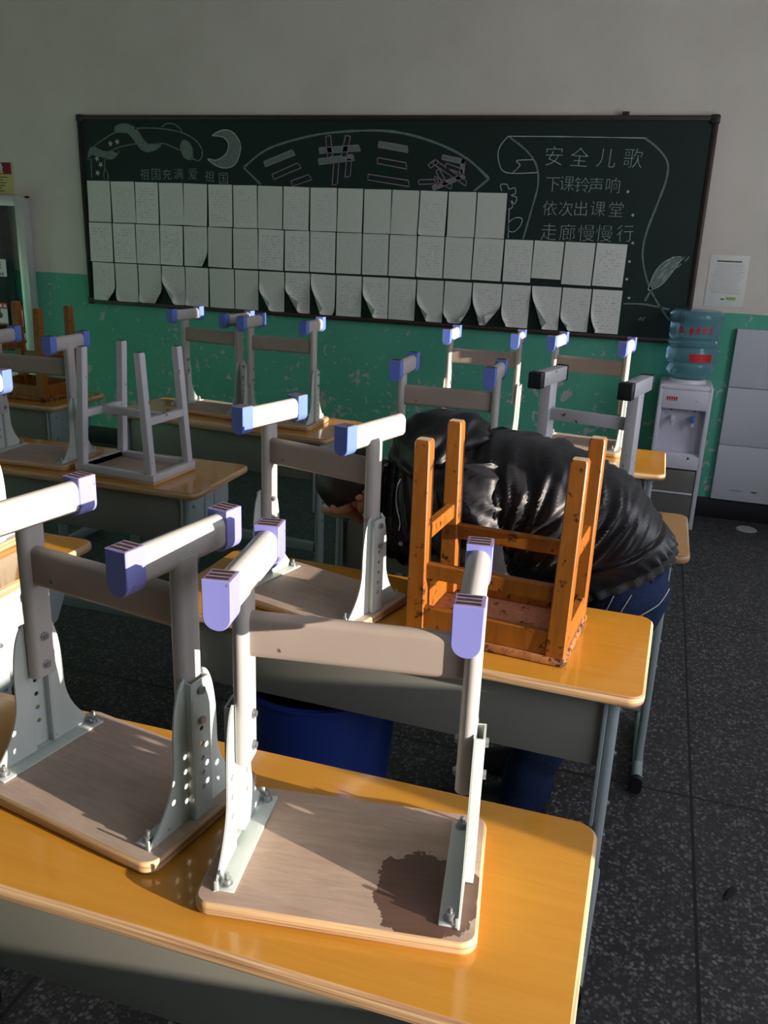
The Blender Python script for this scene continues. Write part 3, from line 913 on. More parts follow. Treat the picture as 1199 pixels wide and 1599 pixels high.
def blackboard():
    t = empty('blackboard', (-1.815, YB, 1.012), 0, 'long green blackboard with chalk drawings and rows of papers, on the back wall', 'blackboard')
    I = Matrix.Translation((1.815, -YB, -1.012))
    x0, x1, z0, z1 = -3.79, 0.165, 1.004, 2.197
    b = MB(); b.box(((x0 + x1) / 2, BF + 0.012, (z0 + z1) / 2), (x1 - x0 - 0.03, 0.024, z1 - z0 - 0.03), 'board'); b.build('board_surface', t, M=I)
    w = 0.027
    for nm, bx in (('frame_rail', ((x0 + x1) / 2, z1 - w / 2, x1 - x0, w, 'board_frame')), ('frame_rail', ((x0 + x1) / 2, z0 + w / 2, x1 - x0, w, 'board_frame')),
                   ('frame_stile', (x0 + w / 2, (z0 + z1) / 2, w, z1 - z0 - 2 * w, 'black_frame')), ('frame_stile', (x1 - w / 2, (z0 + z1) / 2, w, z1 - z0 - 2 * w, 'board_frame'))):
        b = MB()
        b.box((bx[0], BF + 0.009, bx[1]), (bx[2], 0.040, bx[3]), bx[4], 0.005)
        b.box((bx[0], BF - 0.012, bx[1]), (bx[2] - 0.02 if bx[2] > 0.1 else 0.010, 0.010, 0.010 if bx[2] > 0.1 else bx[3] - 0.02), bx[4], 0.003)
        b.build(nm, t, M=I)
    for (cx, cz) in ((x0 + 0.02, z0 + 0.02), (x0 + 0.02, z1 - 0.02), (x1 - 0.02, z0 + 0.02), (x1 - 0.02, z1 - 0.02)):
        b = MB(); b.box((cx, BF + 0.006, cz), (0.05, 0.05, 0.05), 'black_frame', 0.012, None, 3); b.build('frame_corner', t, M=I)
    b = MB(); b.box((-0.316, BF + 0.005, z1 + 0.008), (0.036, 0.03, 0.02), 'black_frame', 0.003); b.build('wall_clip', t, M=I)

    def smooth(pts, n=5, closed=False):
        P = [Vector((p[0], 0, p[1])) for p in pts]
        out = []
        L = len(P)
        for i in range(L if closed else L - 1):
            a, b_, c, d = (P[(i - 1) % L] if closed or i > 0 else P[0]), P[i], P[(i + 1) % L], (P[(i + 2) % L] if closed or i + 2 < L else P[-1])
            for k in range(n):
                s = k / n
                out.append(0.5 * ((2 * b_) + (c - a) * s + (2 * a - 5 * b_ + 4 * c - d) * s * s + (3 * b_ - a - 3 * c + d) * s ** 3))
        if not closed:
            out.append(P[-1])
        return out
    def ribbon(b, pts, w, mat, y):
        """a chalk line: a thin raised strip of powder"""
        n = len(pts)
        L, R = [], []
        for i, p in enumerate(pts):
            d = (pts[min(i + 1, n - 1)] - pts[max(i - 1, 0)])
            if d.length < 1e-6: d = Vector((1, 0, 0))
            d.normalize()
            u = Vector((-d.z, 0, d.x))
            ww = w * (0.8 + 0.4 * noise.noise(p * 30))
            L.append((p.x + u.x * ww / 2, y, p.z + u.z * ww / 2))
            R.append((p.x - u.x * ww / 2, y, p.z - u.z * ww / 2))
        vs = L + R
        b.add(vs, [(i, i + 1, n + i + 1, n + i) for i in range(n - 1)], mat)
    def fill(b, pts, mat, y):
        tb = bmesh.new()
        vs = [tb.verts.new((p[0], y, p[1])) for p in pts]
        es = [tb.edges.new((vs[i], vs[(i + 1) % len(vs)])) for i in range(len(vs))]
        bmesh.ops.triangle_fill(tb, use_beauty=True, edges=es, normal=(0, -1, 0))
        b.take(tb, mat)
    y1, y2, y3 = BF - 0.0006, BF - 0.0010, BF - 0.0014
    b = MB()
    for p in ARCHFILL: fill(b, p, 'chalk_faint', y1)
    for p in ARCH: ribbon(b, smooth(p), 0.009, 'chalk_faint', y2)
    for i, (cx, cz) in enumerate(STARS):
        pts = []
        for k in range(10):
            r = 0.021 if k % 2 == 0 else 0.009
            a = radians(90 + 36 * k + 11 * i)
            pts.append((cx + r * cos(a), cz + r * sin(a)))
        fill(b, pts, 'chalk_line', y3)
    b.build('chalk_arch', t, M=I)
    b = MB(); fill(b, MOON, 'chalk_faint', y1); ribbon(b, smooth(MOON + MOON[:1], 3), 0.007, 'chalk_line', y2); b.build('chalk_moon', t, M=I)
    b = MB()
    for p in EYE:
        ribbon(b, smooth(p[1:-1], 6), 0.016, 'chalk_faint', y1)
        ribbon(b, smooth(p[:2], 4), 0.016, 'chalk_faint', y1); ribbon(b, smooth(p[-2:], 4), 0.016, 'chalk_faint', y1)
    b.build('chalk_fan', t, M=I)
    b = MB()
    for i, (p, q) in enumerate(BARS):
        p, q = Vector((p[0], 0, p[1])), Vector((q[0], 0, q[1]))
        d = (q - p).normalized()
        u = Vector((-d.z, 0, d.x)) * (0.016 if i < 12 else 0.012)
        e = d * 0.012
        quad = [p + u, q + u * 0.9, q + e - u * 1.2, p - u, p + u]
        fill(b, [(v.x, v.z) for v in quad[:4]], 'chalk_faint' if i % 3 == 0 else 'board', y1)
        ribbon(b, [v for k in range(4) for v in (quad[k], quad[k].lerp(quad[k + 1], 0.5))] + [quad[4]], 0.007, 'chalk_pink', y2)
    b.build('chalk_title', t, M=I)
    b = MB()
    for p in SCROLL: ribbon(b, smooth(p, 5), 0.006, 'chalk_line', y2)
    for p in SCROLLTHICK: ribbon(b, smooth(p, 6), 0.013, 'chalk_faint', y1)
    b.build('chalk_scroll', t, M=I)
    b = MB()
    fill(b, FEATHER, 'chalk_faint', y1)
    ribbon(b, smooth(FEATHER + FEATHER[:1], 4), 0.005, 'chalk_line', y2)
    fx0, fz0, fx1, fz1 = FEATHER[0][0], FEATHER[0][1], FEATHER[3][0], FEATHER[3][1]
    for k in range(16):
        s = 0.25 + 0.75 * random.random()
        cx, cz = fx0 + (fx1 - fx0) * s, fz0 + (fz1 - fz0) * s
        o = (random.random() - 0.5) * 0.09
        dx, dz = (fx1 - fx0) * 0.16, (fz1 - fz0) * 0.16
        ribbon(b, [Vector((cx - o * 0.6, 0, cz + o * 0.5)), Vector((cx - o * 0.6 + dx / 2, 0, cz + o * 0.5 + dz / 2)), Vector((cx - o * 0.5 + dx, 0, cz + o * 0.5 + dz))], 0.004, 'chalk_line', y3)
    b.build('chalk_feather', t, M=I)
    # handwriting
    for (s, size, pos) in TEXTS:
        b = MB()
        for ch, (cx, cz) in zip(s, pos):
            cu = bpy.data.curves.new('glyph', 'FONT')
            cu.body = ch
            cu.size = 1.0
            cu.offset = -0.018
            cu.resolution_u = 3
            oo = bpy.data.objects.new('glyph', cu)
            me = bpy.data.meshes.new_from_object(oo)
            if len(me.vertices):
                xs = [v.co.x for v in me.vertices]; zs = [v.co.y for v in me.vertices]
                mx, mz = (min(xs) + max(xs)) / 2, (min(zs) + max(zs)) / 2
                k = size / max(max(xs) - min(xs), max(zs) - min(zs))
                a = radians(random.uniform(-3, 3))
                vs = []
                for v in me.vertices:
                    gx, gz = (v.co.x - mx) * k, (v.co.y - mz) * k
                    vs.append((cx + gx * cos(a) - gz * sin(a), y2, cz + gx * sin(a) + gz * cos(a)))
                b.add(vs, [tuple(p.vertices) for p in me.polygons], 'chalk_text')
            bpy.data.objects.remove(oo)
            bpy.data.curves.remove(cu)
            bpy.data.meshes.remove(me)
        b.build('chalk_text', t, M=I)
    b = MB()
    for (cx, cz) in DOTS:
        b.cyl((cx, BF, cz), (cx, BF - 0.001, cz), 0.008, 0.006, 'chalk_line', 8)
    b.build('chalk_dots', t, M=I)
blackboard()

# ------------------------------------------------------------------ the sheets of paper
ORD = ['first', 'second', 'third', 'fourth', 'fifth', 'sixth', 'seventh', 'eighth', 'ninth', 'tenth', 'eleventh', 'twelfth', 'thirteenth',
       'fourteenth', 'fifteenth', 'sixteenth', 'seventeenth', 'eighteenth', 'nineteenth', 'twentieth']
def paper(x0, x1, z1, z0, curl_l, curl_r, name_label, k, short=0.0):
    w, h = (x1 - x0) - 0.006, z1 - z0 - short
    nx, nz = 12, 16
    b = MB()
    vs = []
    rnd = random.Random(k)
    a_l, a_r = radians(rnd.uniform(52, 70)), radians(rnd.uniform(52, 70))
    amp = rnd.uniform(0.002, 0.014)
    for j in range(nz + 1):
        for i in range(nx + 1):
            p = Vector((-w / 2 + w * i / nx, 0, -h * j / nz))
            p.y = -amp * (j / nz) ** 2 * (0.6 + 0.4 * sin(pi * i / nx))
            for (c, ang, sx) in ((curl_l, a_l, -1), (curl_r, a_r, 1)):
                if c <= 0: continue
                nrm = Vector((sx * sin(ang), 0, -cos(ang)))
                corner = Vector((sx * w / 2, 0, -h))
                d = (p - corner).dot(nrm) + c
                if d > 0:
                    R = 0.024
                    th = min(d / R, 2.6)
                    ext = max(0.0, d - R * 2.6)
                    p = p + nrm * (R * sin(th) + ext * cos(th) - d) + Vector((0, -1, 0)) * (R * (1 - cos(th)) + ext * sin(th))
            vs.append(p)
    fs = [(j * (nx + 1) + i, j * (nx + 1) + i + 1, (j + 1) * (nx + 1) + i + 1, (j + 1) * (nx + 1) + i) for j in range(nz) for i in range(nx)]
    b.add(vs, fs, 'paper')
    o = b.build('paper_sheet', None, 60)
    o.location = ((x0 + x1) / 2, BF - 0.0035 - 0.0004 * (k % 3), z1)
    o.rotation_euler = (0, radians(rnd.uniform(-0.9, 0.9)), 0)
    return tag(o, name_label, 'paper', 'handwritten sheets pinned on the blackboard')
kk = 0
for row, PX, (za, zb_), (zc, zd), rname in ((0, PX1, (1.798, 1.785), (1.541, 1.536), 'top'), (1, PX2, (1.535, 1.533), (1.284, 1.300), 'middle'), (2, PX3, (1.278, 1.280), (1.028, 1.036), 'bottom')):
    n = len(PX) - 1
    CL = {2: {1: .05, 2: .04, 3: .11, 4: .03, 7: .10, 8: .11, 9: .10, 11: .10, 13: .09, 14: .06, 15: .08, 16: .06, 17: .10, 18: .07, 19: .06}}.get(row, {13: .03})
    CR_ = {2: {0: .06, 2: .06, 9: .03, 14: .07, 15: .09}, 1: {4: .05}}.get(row, {})
    for i in range(n):
        s = i / n
        kk += 1
        extra = ''
        if row == 2 and i in CL and CL[i] > 0.07: extra = ' with curled corner'
        paper(PX[i] + 0.002, PX[i + 1], za + (zb_ - za) * s, zc + (zd - zc) * s, CL.get(i, 0), CR_.get(i, 0),
              'written sheet%s, %s from the left in the %s row on the blackboard' % (extra, ORD[i], rname), kk,
              0.026 if (row == 1 and i == 17) else 0.0)

# ------------------------------------------------------------------ things on the back wall
def notice():
    t = empty('notice_sheet', (0.325, YB - 0.002, 1.36), 0, 'printed notice sheet with a green mark, on the wall right of the blackboard', 'paper')
    b = MB(); b.box((0, 0, 0), (0.205, 0.002, 0.275), 'white', 0.0005); b.build('sheet', t)
    b = MB()
    b.box((0.0, -0.0014, 0.105), (0.13, 0.0006, 0.007), 'ink')
    for i in range(17):
        b.box((random.uniform(-0.01, 0.01), -0.0013, 0.088 - i * 0.0095), (random.uniform(0.12, 0.16), 0.0005, 0.0020), 'faint_ink')
    b.build('print', t)
    b = MB(); b.box((0.035, -0.0014, -0.092), (0.05, 0.0006, 0.016), 'green_print', 0.0002); b.box((-0.008, -0.0014, -0.097), (0.02, 0.0006, 0.006), 'ink'); b.build('mark', t)
notice()

def panel():
    t = empty('wall_panel', (0.82, YB - 0.02, 0.125), 0, 'white three-section panel fixed to the green wall right of the water dispenser', 'panel')
    for (z0, z1) in ((0.0, 0.326), (0.329, 0.659), (0.662, 0.985)):
        b = MB(); b.box((0, 0, (z0 + z1) / 2), (0.80, 0.034, z1 - z0), 'white_panel', 0.003); b.build('panel_section', t)
    b = MB()
    b.box((-0.17, -0.0176, 0.062), (0.03, 0.0008, 0.008), 'ink', 0.0002); b.box((-0.27, -0.0176, 0.062), (0.07, 0.0008, 0.003), 'smoked'); b.build('scuff', t)
panel()

def cabinet():
    # aluminium framed glass door of a wall cabinet, dark curtain inside
    xr, ztop = -4.240, 1.690
    t = empty('glass_cabinet', (-4.65, YB - 0.08, 0.0), 0, 'aluminium framed glass cabinet at the left edge beside the green wall', 'cabinet')
    I = Matrix.Translation((4.65, -(YB - 0.08), 0))
    xl = -5.06
    d0, d1 = YB - 0.050, YB - 0.002
    b = MB()
    b.box((xr - 0.008, (d0 + d1) / 2, ztop / 2), (0.016, d1 - d0, ztop), 'alu', 0.002)
    b.box((xl + 0.008, (d0 + d1) / 2, ztop / 2), (0.016, d1 - d0, ztop), 'alu', 0.002)
    b.box(((xl + xr) / 2, (d0 + d1) / 2, ztop - 0.008), (xr - xl, d1 - d0, 0.016), 'alu', 0.002)
    b.box(((xl + xr) / 2, (d0 + d1) / 2, 0.3), (xr - xl, d1 - d0, 0.6), 'alu', 0.002)
    b.build('body', t, M=I)
    b = MB()
    b.box((xr - 0.035, d0 - 0.012, (ztop + 0.64) / 2), (0.07, 0.028, ztop - 0.64), 'alu', 0.004)
    b.box((xl + 0.035, d0 - 0.012, (ztop + 0.64) / 2), (0.07, 0.028, ztop - 0.64), 'alu', 0.004)
    b.box(((xl + xr) / 2, d0 - 0.012, ztop - 0.035), (xr - xl - 0.14, 0.028, 0.07), 'alu', 0.004)
    b.box(((xl + xr) / 2, d0 - 0.012, 0.735), (xr - xl - 0.14, 0.028, 0.05), 'alu', 0.004)
    b.box(((xl + xr) / 2, d0 - 0.012, 0.665), (xr - xl - 0.14, 0.022, 0.05), 'alu', 0.004)
    dr = b.build('door_frame', t, M=I)
    b = MB(); b.box(((xl + xr) / 2, d0 - 0.010, (0.755 + ztop - 0.065) / 2), (xr - xl - 0.13, 0.005, ztop - 0.065 - 0.755), 'glass'); b.build('pane', dr)
    b = MB()
    n = 60
    pts = []
    for i in range(n + 1):
        x = xl + 0.03 + (xr - 0.172 - xl - 0.03) * i / n
        pts.append((x, d0 + 0.026 + 0.007 * sin(i * 1.05) + 0.003 * sin(i * 2.7)))
    vs = [(p[0], p[1], 0.62) for p in pts] + [(p[0], p[1], ztop - 0.03) for p in pts]
    b.add(vs, [(i, i + 1, n + 2 + i, n + 1 + i) for i in range(n)], 'curtain')
    b.build('curtain', t, 60, M=I)
    yf = d0 - 0.014
    def sign(name, label, x, z, w, h, draw):
        s = empty(name, (x, yf, z), 0, label, 'sticker')
        draw(s, w, h)
    def s1(s, w, h):
        b = MB(); b.box((0, 0, 0), (w, 0.002, h), 'white', 0.0004); b.build('sheet', s)
        b = MB()
        for (bx, bz, bw, bh) in ((-.1, .02, .07, .009), (-.02, .02, .06, .009), (.045, .035, .05, .008), (.045, .018, .05, .008), (.045, .0, .05, .008), (.045, .018, .008, .05), (-.02, .0, .01, .05), (-.06, .0, .01, .05)):
            b.box((bx, -0.0014, bz), (bw, 0.0008, bh), 'red')
        for i in range(9):
            b.box((-0.10 + i * 0.022, -0.0014, -0.042), (0.010, 0.0008, 0.02), 'ink', 0, Matrix.Rotation(radians(0), 4, 'Y'))
        b.build('print', s)
    sign('sticker', 'white sticker with red characters on the cabinet glass', -4.545, 1.205, 0.22, 0.118, s1)
    def s2(s, w, h):
        b = MB(); b.box((0, 0, 0), (w, 0.002, h), 'white', 0.0004); b.build('sheet', s)
        b = MB()
        b.box((0, -0.0014, h / 2 - 0.02), (w, 0.0008, 0.04), 'red'); b.box((0, -0.0014, -h / 2 + 0.006), (w, 0.0008, 0.012), 'red')
        b.build('red_band', s)
        b = MB()
        for i in range(5):
            b.box((-w / 2 + 0.03 + i * 0.036, -0.0020, h / 2 - 0.02), (0.018, 0.0006, 0.018), 'white')
        b.build('print', s)
        b = MB()
        b.cyl((0.03, -0.001, -0.01), (0.03, -0.0022, -0.01), 0.022, 0.022, 'darkred', 14); b.box((0.03, -0.0016, 0.025), (0.014, 0.001, 0.03), 'ink')
        b.build('picture', s)
    sign('sticker', 'red-banded white notice low on the cabinet glass, left of the square one', -4.555, 0.885, 0.19, 0.155, s2)
    def s3(s, w, h):
        b = MB(); b.box((0, 0, 0), (w, 0.002, h), 'red', 0.0004); b.build('sheet', s)
        b = MB(); b.box((0, -0.0014, -0.012), (w - 0.022, 0.0008, h - 0.05), 'white'); b.build('panel', s)
        b = MB(); b.box((0.002, -0.0020, -0.004), (0.034, 0.0006, 0.045), 'cap_blue'); b.box((0.012, -0.0024, 0.006), (0.012, 0.0006, 0.016), 'ink'); b.box((0, -0.002, -0.048), (0.05, 0.0006, 0.008), 'yellow'); b.build('picture', s)
    sign('sticker', 'red-framed sticker with a small picture at the cabinet door corner', -4.372, 0.872, 0.105, 0.165, s3)
    b = MB(); b.box((-4.37, yf - 0.0005, 0.55), (0.10, 0.002, 0.07), 'red', 0.0004)
    tag(b.build('sticker'), 'small plain red sticker low on the cabinet below its door', 'sticker')
cabinet()

def poster():
    t = empty('poster', (-4.62, YB - 0.003, 1.80), 0, 'yellow poster with a dark red heading on the wall above the glass cabinet', 'poster')
    b = MB(); b.box((0, 0, 0), (0.52, 0.003, 0.205), 'yellow', 0.0005); b.build('sheet', t)
    b = MB(); b.box((-0.004, -0.0018, 0.065), (0.512, 0.0008, 0.075), 'darkred'); b.build('heading', t)
    b = MB()
    cu = bpy.data.curves.new('glyph', 'FONT'); cu.body = '量'; cu.size = 1; cu.offset = 0.01
    oo = bpy.data.objects.new('glyph', cu); me = bpy.data.meshes.new_from_object(oo)
    xs = [v.co.x for v in me.vertices]; zs = [v.co.y for v in me.vertices]
    k = 0.062 / (max(zs) - min(zs)); mx, mz = (min(xs) + max(xs)) / 2, (min(zs) + max(zs)) / 2
    b.add([(0.155 + (v.co.x - mx) * k, -0.0026, 0.065 + (v.co.y - mz) * k) for v in me.vertices], [tuple(p.vertices) for p in me.polygons], 'white')
    bpy.data.objects.remove(oo); bpy.data.curves.remove(cu); bpy.data.meshes.remove(me)
    b.build('heading_text', t)
    b = MB()
    for i in range(6):
        b.box((0.05 + random.uniform(-.02, .02), -0.0018, 0.008 - i * 0.018), (0.28 + random.uniform(-.05, .05), 0.0006, 0.005), 'ink')
    b.build('print', t)
poster()

# ------------------------------------------------------------------ water dispenser and its bottle
def dispenser():
    x0, x1, yf, yb, zt = 0.048, 0.327, 4.955, 5.235, 0.815
    xc, w = (x0 + x1) / 2, x1 - x0
    t = empty('water_dispenser', (xc, (yf + yb) / 2, 0), 0, 'white floor-standing water dispenser by the green back wall', 'water dispenser')
    I = Matrix.Translation((-xc, -(yf + yb) / 2, 0))
    b = MB()                                            # body as a hollow front: sides, back, top, plinth
    b.box((x0 + 0.012, (yf + yb) / 2, zt / 2), (0.024, yb - yf, zt), 'cooler', 0.006)
    b.box((x1 - 0.012, (yf + yb) / 2, zt / 2), (0.024, yb - yf, zt), 'cooler', 0.006)
    b.box((xc, yb - 0.008, zt / 2), (w - 0.02, 0.014, zt - 0.02), 'cooler', 0.002)
    b.box((xc, (yf + yb) / 2, zt - 0.018), (w, yb - yf, 0.042), 'cooler', 0.014, None, 3)
    b.box((xc, yf + 0.02, zt - 0.075), (w - 0.03, 0.04, 0.115), 'cooler', 0.006)
    b.box((xc, yf + 0.02, 0.385), (w - 0.03, 0.036, 0.075), 'cooler', 0.005)
    b.box((xc, yf + 0.02, 0.02), (w - 0.03, 0.036, 0.038), 'cooler', 0.004)
    b.build('body', t, M=I)
    b = MB()                                            # recess behind the taps, with a rounded arch
    b.box((xc, yf + 0.085, 0.555), (w - 0.04, 0.012, 0.29), 'cooler_in', 0.002)
    b.box((xc, yf + 0.055, 0.425), (w - 0.05, 0.06, 0.012), 'cooler_in', 0.002)
    b.build('recess', t, M=I)
    for i, (tx, mat, nm) in enumerate(((xc - 0.05, 'cooler', 'hot'), (xc + 0.055, 'blue_tap', 'cold'))):
        b = MB()
        b.cyl((tx, yf + 0.08, 0.625), (tx, yf + 0.03, 0.622), 0.013, 0.012, 'cooler')
        b.cyl((tx, yf + 0.034, 0.632), (tx, yf + 0.032, 0.585), 0.013, 0.009, 'cooler')
        tp = b.build('tap', t, M=I)
        b = MB(); b.box((tx, yf + 0.018, 0.628), (0.022, 0.018, 0.036), mat, 0.004); lv = b.build('lever', tp)
        if i: lv['label'] = 'blue lever'
        b = MB(); b.cyl((tx - 0.012 + i * 0.02, yf + 0.079, 0.667), (tx - 0.012 + i * 0.02, yf + 0.075, 0.667), 0.006, 0.006, 'cap_violet' if i else 'red', 12); b.build('lamp', t, M=I)
    for k in (-0.08, 0.06):
        b = MB(); b.cyl((xc + k, yf + 0.004, 0.412), (xc + k, yf + 0.001, 0.412), 0.007, 0.007, 'ink', 10); b.build('drip_hole', t, M=I)
    b = MB(); b.box((xc, yf + 0.012, 0.19), (w - 0.054, 0.012, 0.30), 'smoked', 0.003); b.box((xc, yf + 0.004, 0.208), (w - 0.06, 0.008, 0.010), 'cooler_in', 0.002); b.build('door', t, M=I)
    b = MB()
    for i in range(5):
        b.box((xc - 0.092 + i * 0.012, yf - 0.0006, zt - 0.072), (0.009, 0.0012, 0.016), 'red', 0.0003)
    b.box((xc - 0.068, yf - 0.0006, zt - 0.084), (0.058, 0.0012, 0.004), 'red')
    b.box((xc + 0.066, yf - 0.0006, zt - 0.078), (0.02, 0.0012, 0.014), 'cooler_in', 0.0004)
    b.build('logo', t, M=I)
    b = MB()
    b.cyl((xc + 0.0, 5.10, zt), (xc, 5.10, zt + 0.022), 0.105, 0.098, 'cooler', 32)
    b.build('bottle_seat', t, M=I)
    # bottle, upside down
    bz = zt + 0.022
    bx, by = xc + 0.004, 5.10
    o = empty('water_bottle', (bx, by, bz), 0, 'large translucent blue water bottle upside down on the white dispenser', 'bottle')
    prof = [(0.030, 0.002), (0.070, 0.004), (0.105, 0.018), (0.126, 0.045), (0.133, 0.07), (0.134, 0.085), (0.126, 0.094), (0.134, 0.104), (0.134, 0.160), (0.125, 0.170), (0.125, 0.180),
            (0.135, 0.188), (0.135, 0.205), (0.125, 0.213), (0.125, 0.222), (0.134, 0.230), (0.132, 0.295), (0.134, 0.310), (0.140, 0.322), (0.141, 0.345), (0.135, 0.362), (0.118, 0.372), (0.06, 0.368), (0.02, 0.360)]
    N = 48
    rings = [[(r * cos(2 * pi * i / N), r * sin(2 * pi * i / N), z) for i in range(N)] for r, z in prof]
    b = MB(); b.ring_loft(rings, 'bottle'); b.build('bottle_body', o, 50)
    def on_side(b, a0, a1, z0, z1, mat, r=0.1352):
        n = 8
        vs = []
        for k in range(n + 1):
            a = radians(a0 + (a1 - a0) * k / n)
            for z in (z0, z1):
                vs.append((r * cos(a), r * sin(a), z))
        b.add(vs, [(2 * k, 2 * k + 2, 2 * k + 3, 2 * k + 1) for k in range(n)], mat)
        for s in (0.9985,):
            pass
    b = MB(); on_side(b, -95, -42, 0.105, 0.148, 'red', 0.1356); b.build('label', o, 50)
    b = MB()
    rr = random.Random(3)
    for k, a in enumerate((-122, -99, -84, -70, -55)):
        for q in range(7):
            da, dz = rr.uniform(-4.5, 4.5), rr.uniform(-0.014, 0.014)
            if q % 2: on_side(b, a + da - 1.0, a + da + 1.0, 0.270 + dz - 0.012, 0.270 + dz + 0.012, 'red', 0.1345)
            else: on_side(b, a - 5, a + 5, 0.270 + dz - 0.002, 0.270 + dz + 0.002, 'red', 0.1345)
    b.build('lettering', o, 50)
dispenser()

# ------------------------------------------------------------------ blue waste bin under the second desk
def bin_():
    x, y = -0.705, 1.815
    t = empty('waste_bin', (x, y, 0), 0, 'round blue plastic waste bin under the desk with the orange stool', 'bin')
    N = 56
    Hh, r0, r1 = 0.50, 0.165, 0.205
    prof = [(r0 - 0.01, 0.0), (r0, 0.006), (r1, Hh - 0.008), (r1 + 0.008, Hh - 0.008), (r1 + 0.009, Hh), (r1 - 0.003, Hh + 0.002), (r1 - 0.006, Hh - 0.01), (r0 - 0.004, 0.012), (0.02, 0.010)]
    b = MB(); b.ring_loft([[(r * cos(2 * pi * i / N), r * sin(2 * pi * i / N), z) for i in range(N)] for r, z in prof], 'blue_bin'); b.build('bin_body', t, 50)
bin_()

# small things on the floor
b = MB()
b.ring_loft([[(0.011 * s * cos(a) * 0.9, 0.030 * s * sin(a) * (1 + 0.2 * sin(3 * a)), z) for a in [2 * pi * i / 14 for i in range(14)]] for s, z in ((0.9, 0.0005), (1, 0.004), (0.6, 0.009))], 'dust')
o = b.build('scrap'); o.location = (0.354, 1.965, 0); o.rotation_euler = (0, 0, radians(-28))
tag(o, 'dark scrap lying on the terrazzo floor of the aisle', 'scrap')
b = MB(); b.cyl((0, 0, 0.0005), (0, 0, 0.006), 0.058, 0.052, 'disc', 28); o = b.build('floor_disc'); o.location = (0.628, 5.105, 0)
tag(o, 'pale round disc lying on the floor by the black skirting', 'disc')
# ------------------------------------------------------------------ the person bending over the desk
def skin_mesh(nodes, edges, mat, name, parent, sub=2, root=0):
    """one continuous surface grown round a skeleton of joints with radii"""
    me = bpy.data.meshes.new(name)
    me.from_pydata([n[0] for n in nodes], edges, [])
    o = bpy.data.objects.new(name, me)
    COL.objects.link(o)
    md = o.modifiers.new('skin', 'SKIN')
    md.use_smooth_shade = True
    sk = me.skin_vertices[0].data
    for i, n in enumerate(nodes):
        r = n[1]
        sk[i].radius = r if isinstance(r, tuple) else (r, r)
        sk[i].use_root = (i == root)
    sb = o.modifiers.new('sub', 'SUBSURF')
    sb.levels = sub
    sb.render_levels = sub
    dg = bpy.context.evaluated_depsgraph_get()
    dg.update()
    ev = o.evaluated_get(dg)
    out = bpy.data.meshes.new_from_object(ev)
    out.name = name
    bpy.data.objects.remove(o)
    out.materials.clear()
    out.materials.append(MT[mat])
    for p in out.polygons:
        p.use_smooth = True
        p.material_index = 0
    r = bpy.data.objects.new(name, out)
    COL.objects.link(r)
    if parent is not None:
        r.parent = parent
    return r

def lerp_sections(S, n):
    """Catmull-Rom through section tuples"""
    out = []
    L = len(S)
    for i in range(L - 1):
        a, b, c, d = S[max(i - 1, 0)], S[i], S[i + 1], S[min(i + 2, L - 1)]
        for k in range(n):
            s = k / n
            out.append(tuple(0.5 * (2 * b[q] + (c[q] - a[q]) * s + (2 * a[q] - 5 * b[q] + 4 * c[q] - d[q]) * s * s + (3 * b[q] - a[q] - 3 * c[q] + d[q]) * s ** 3) for q in range(len(b))))
    out.append(S[-1])
    return out

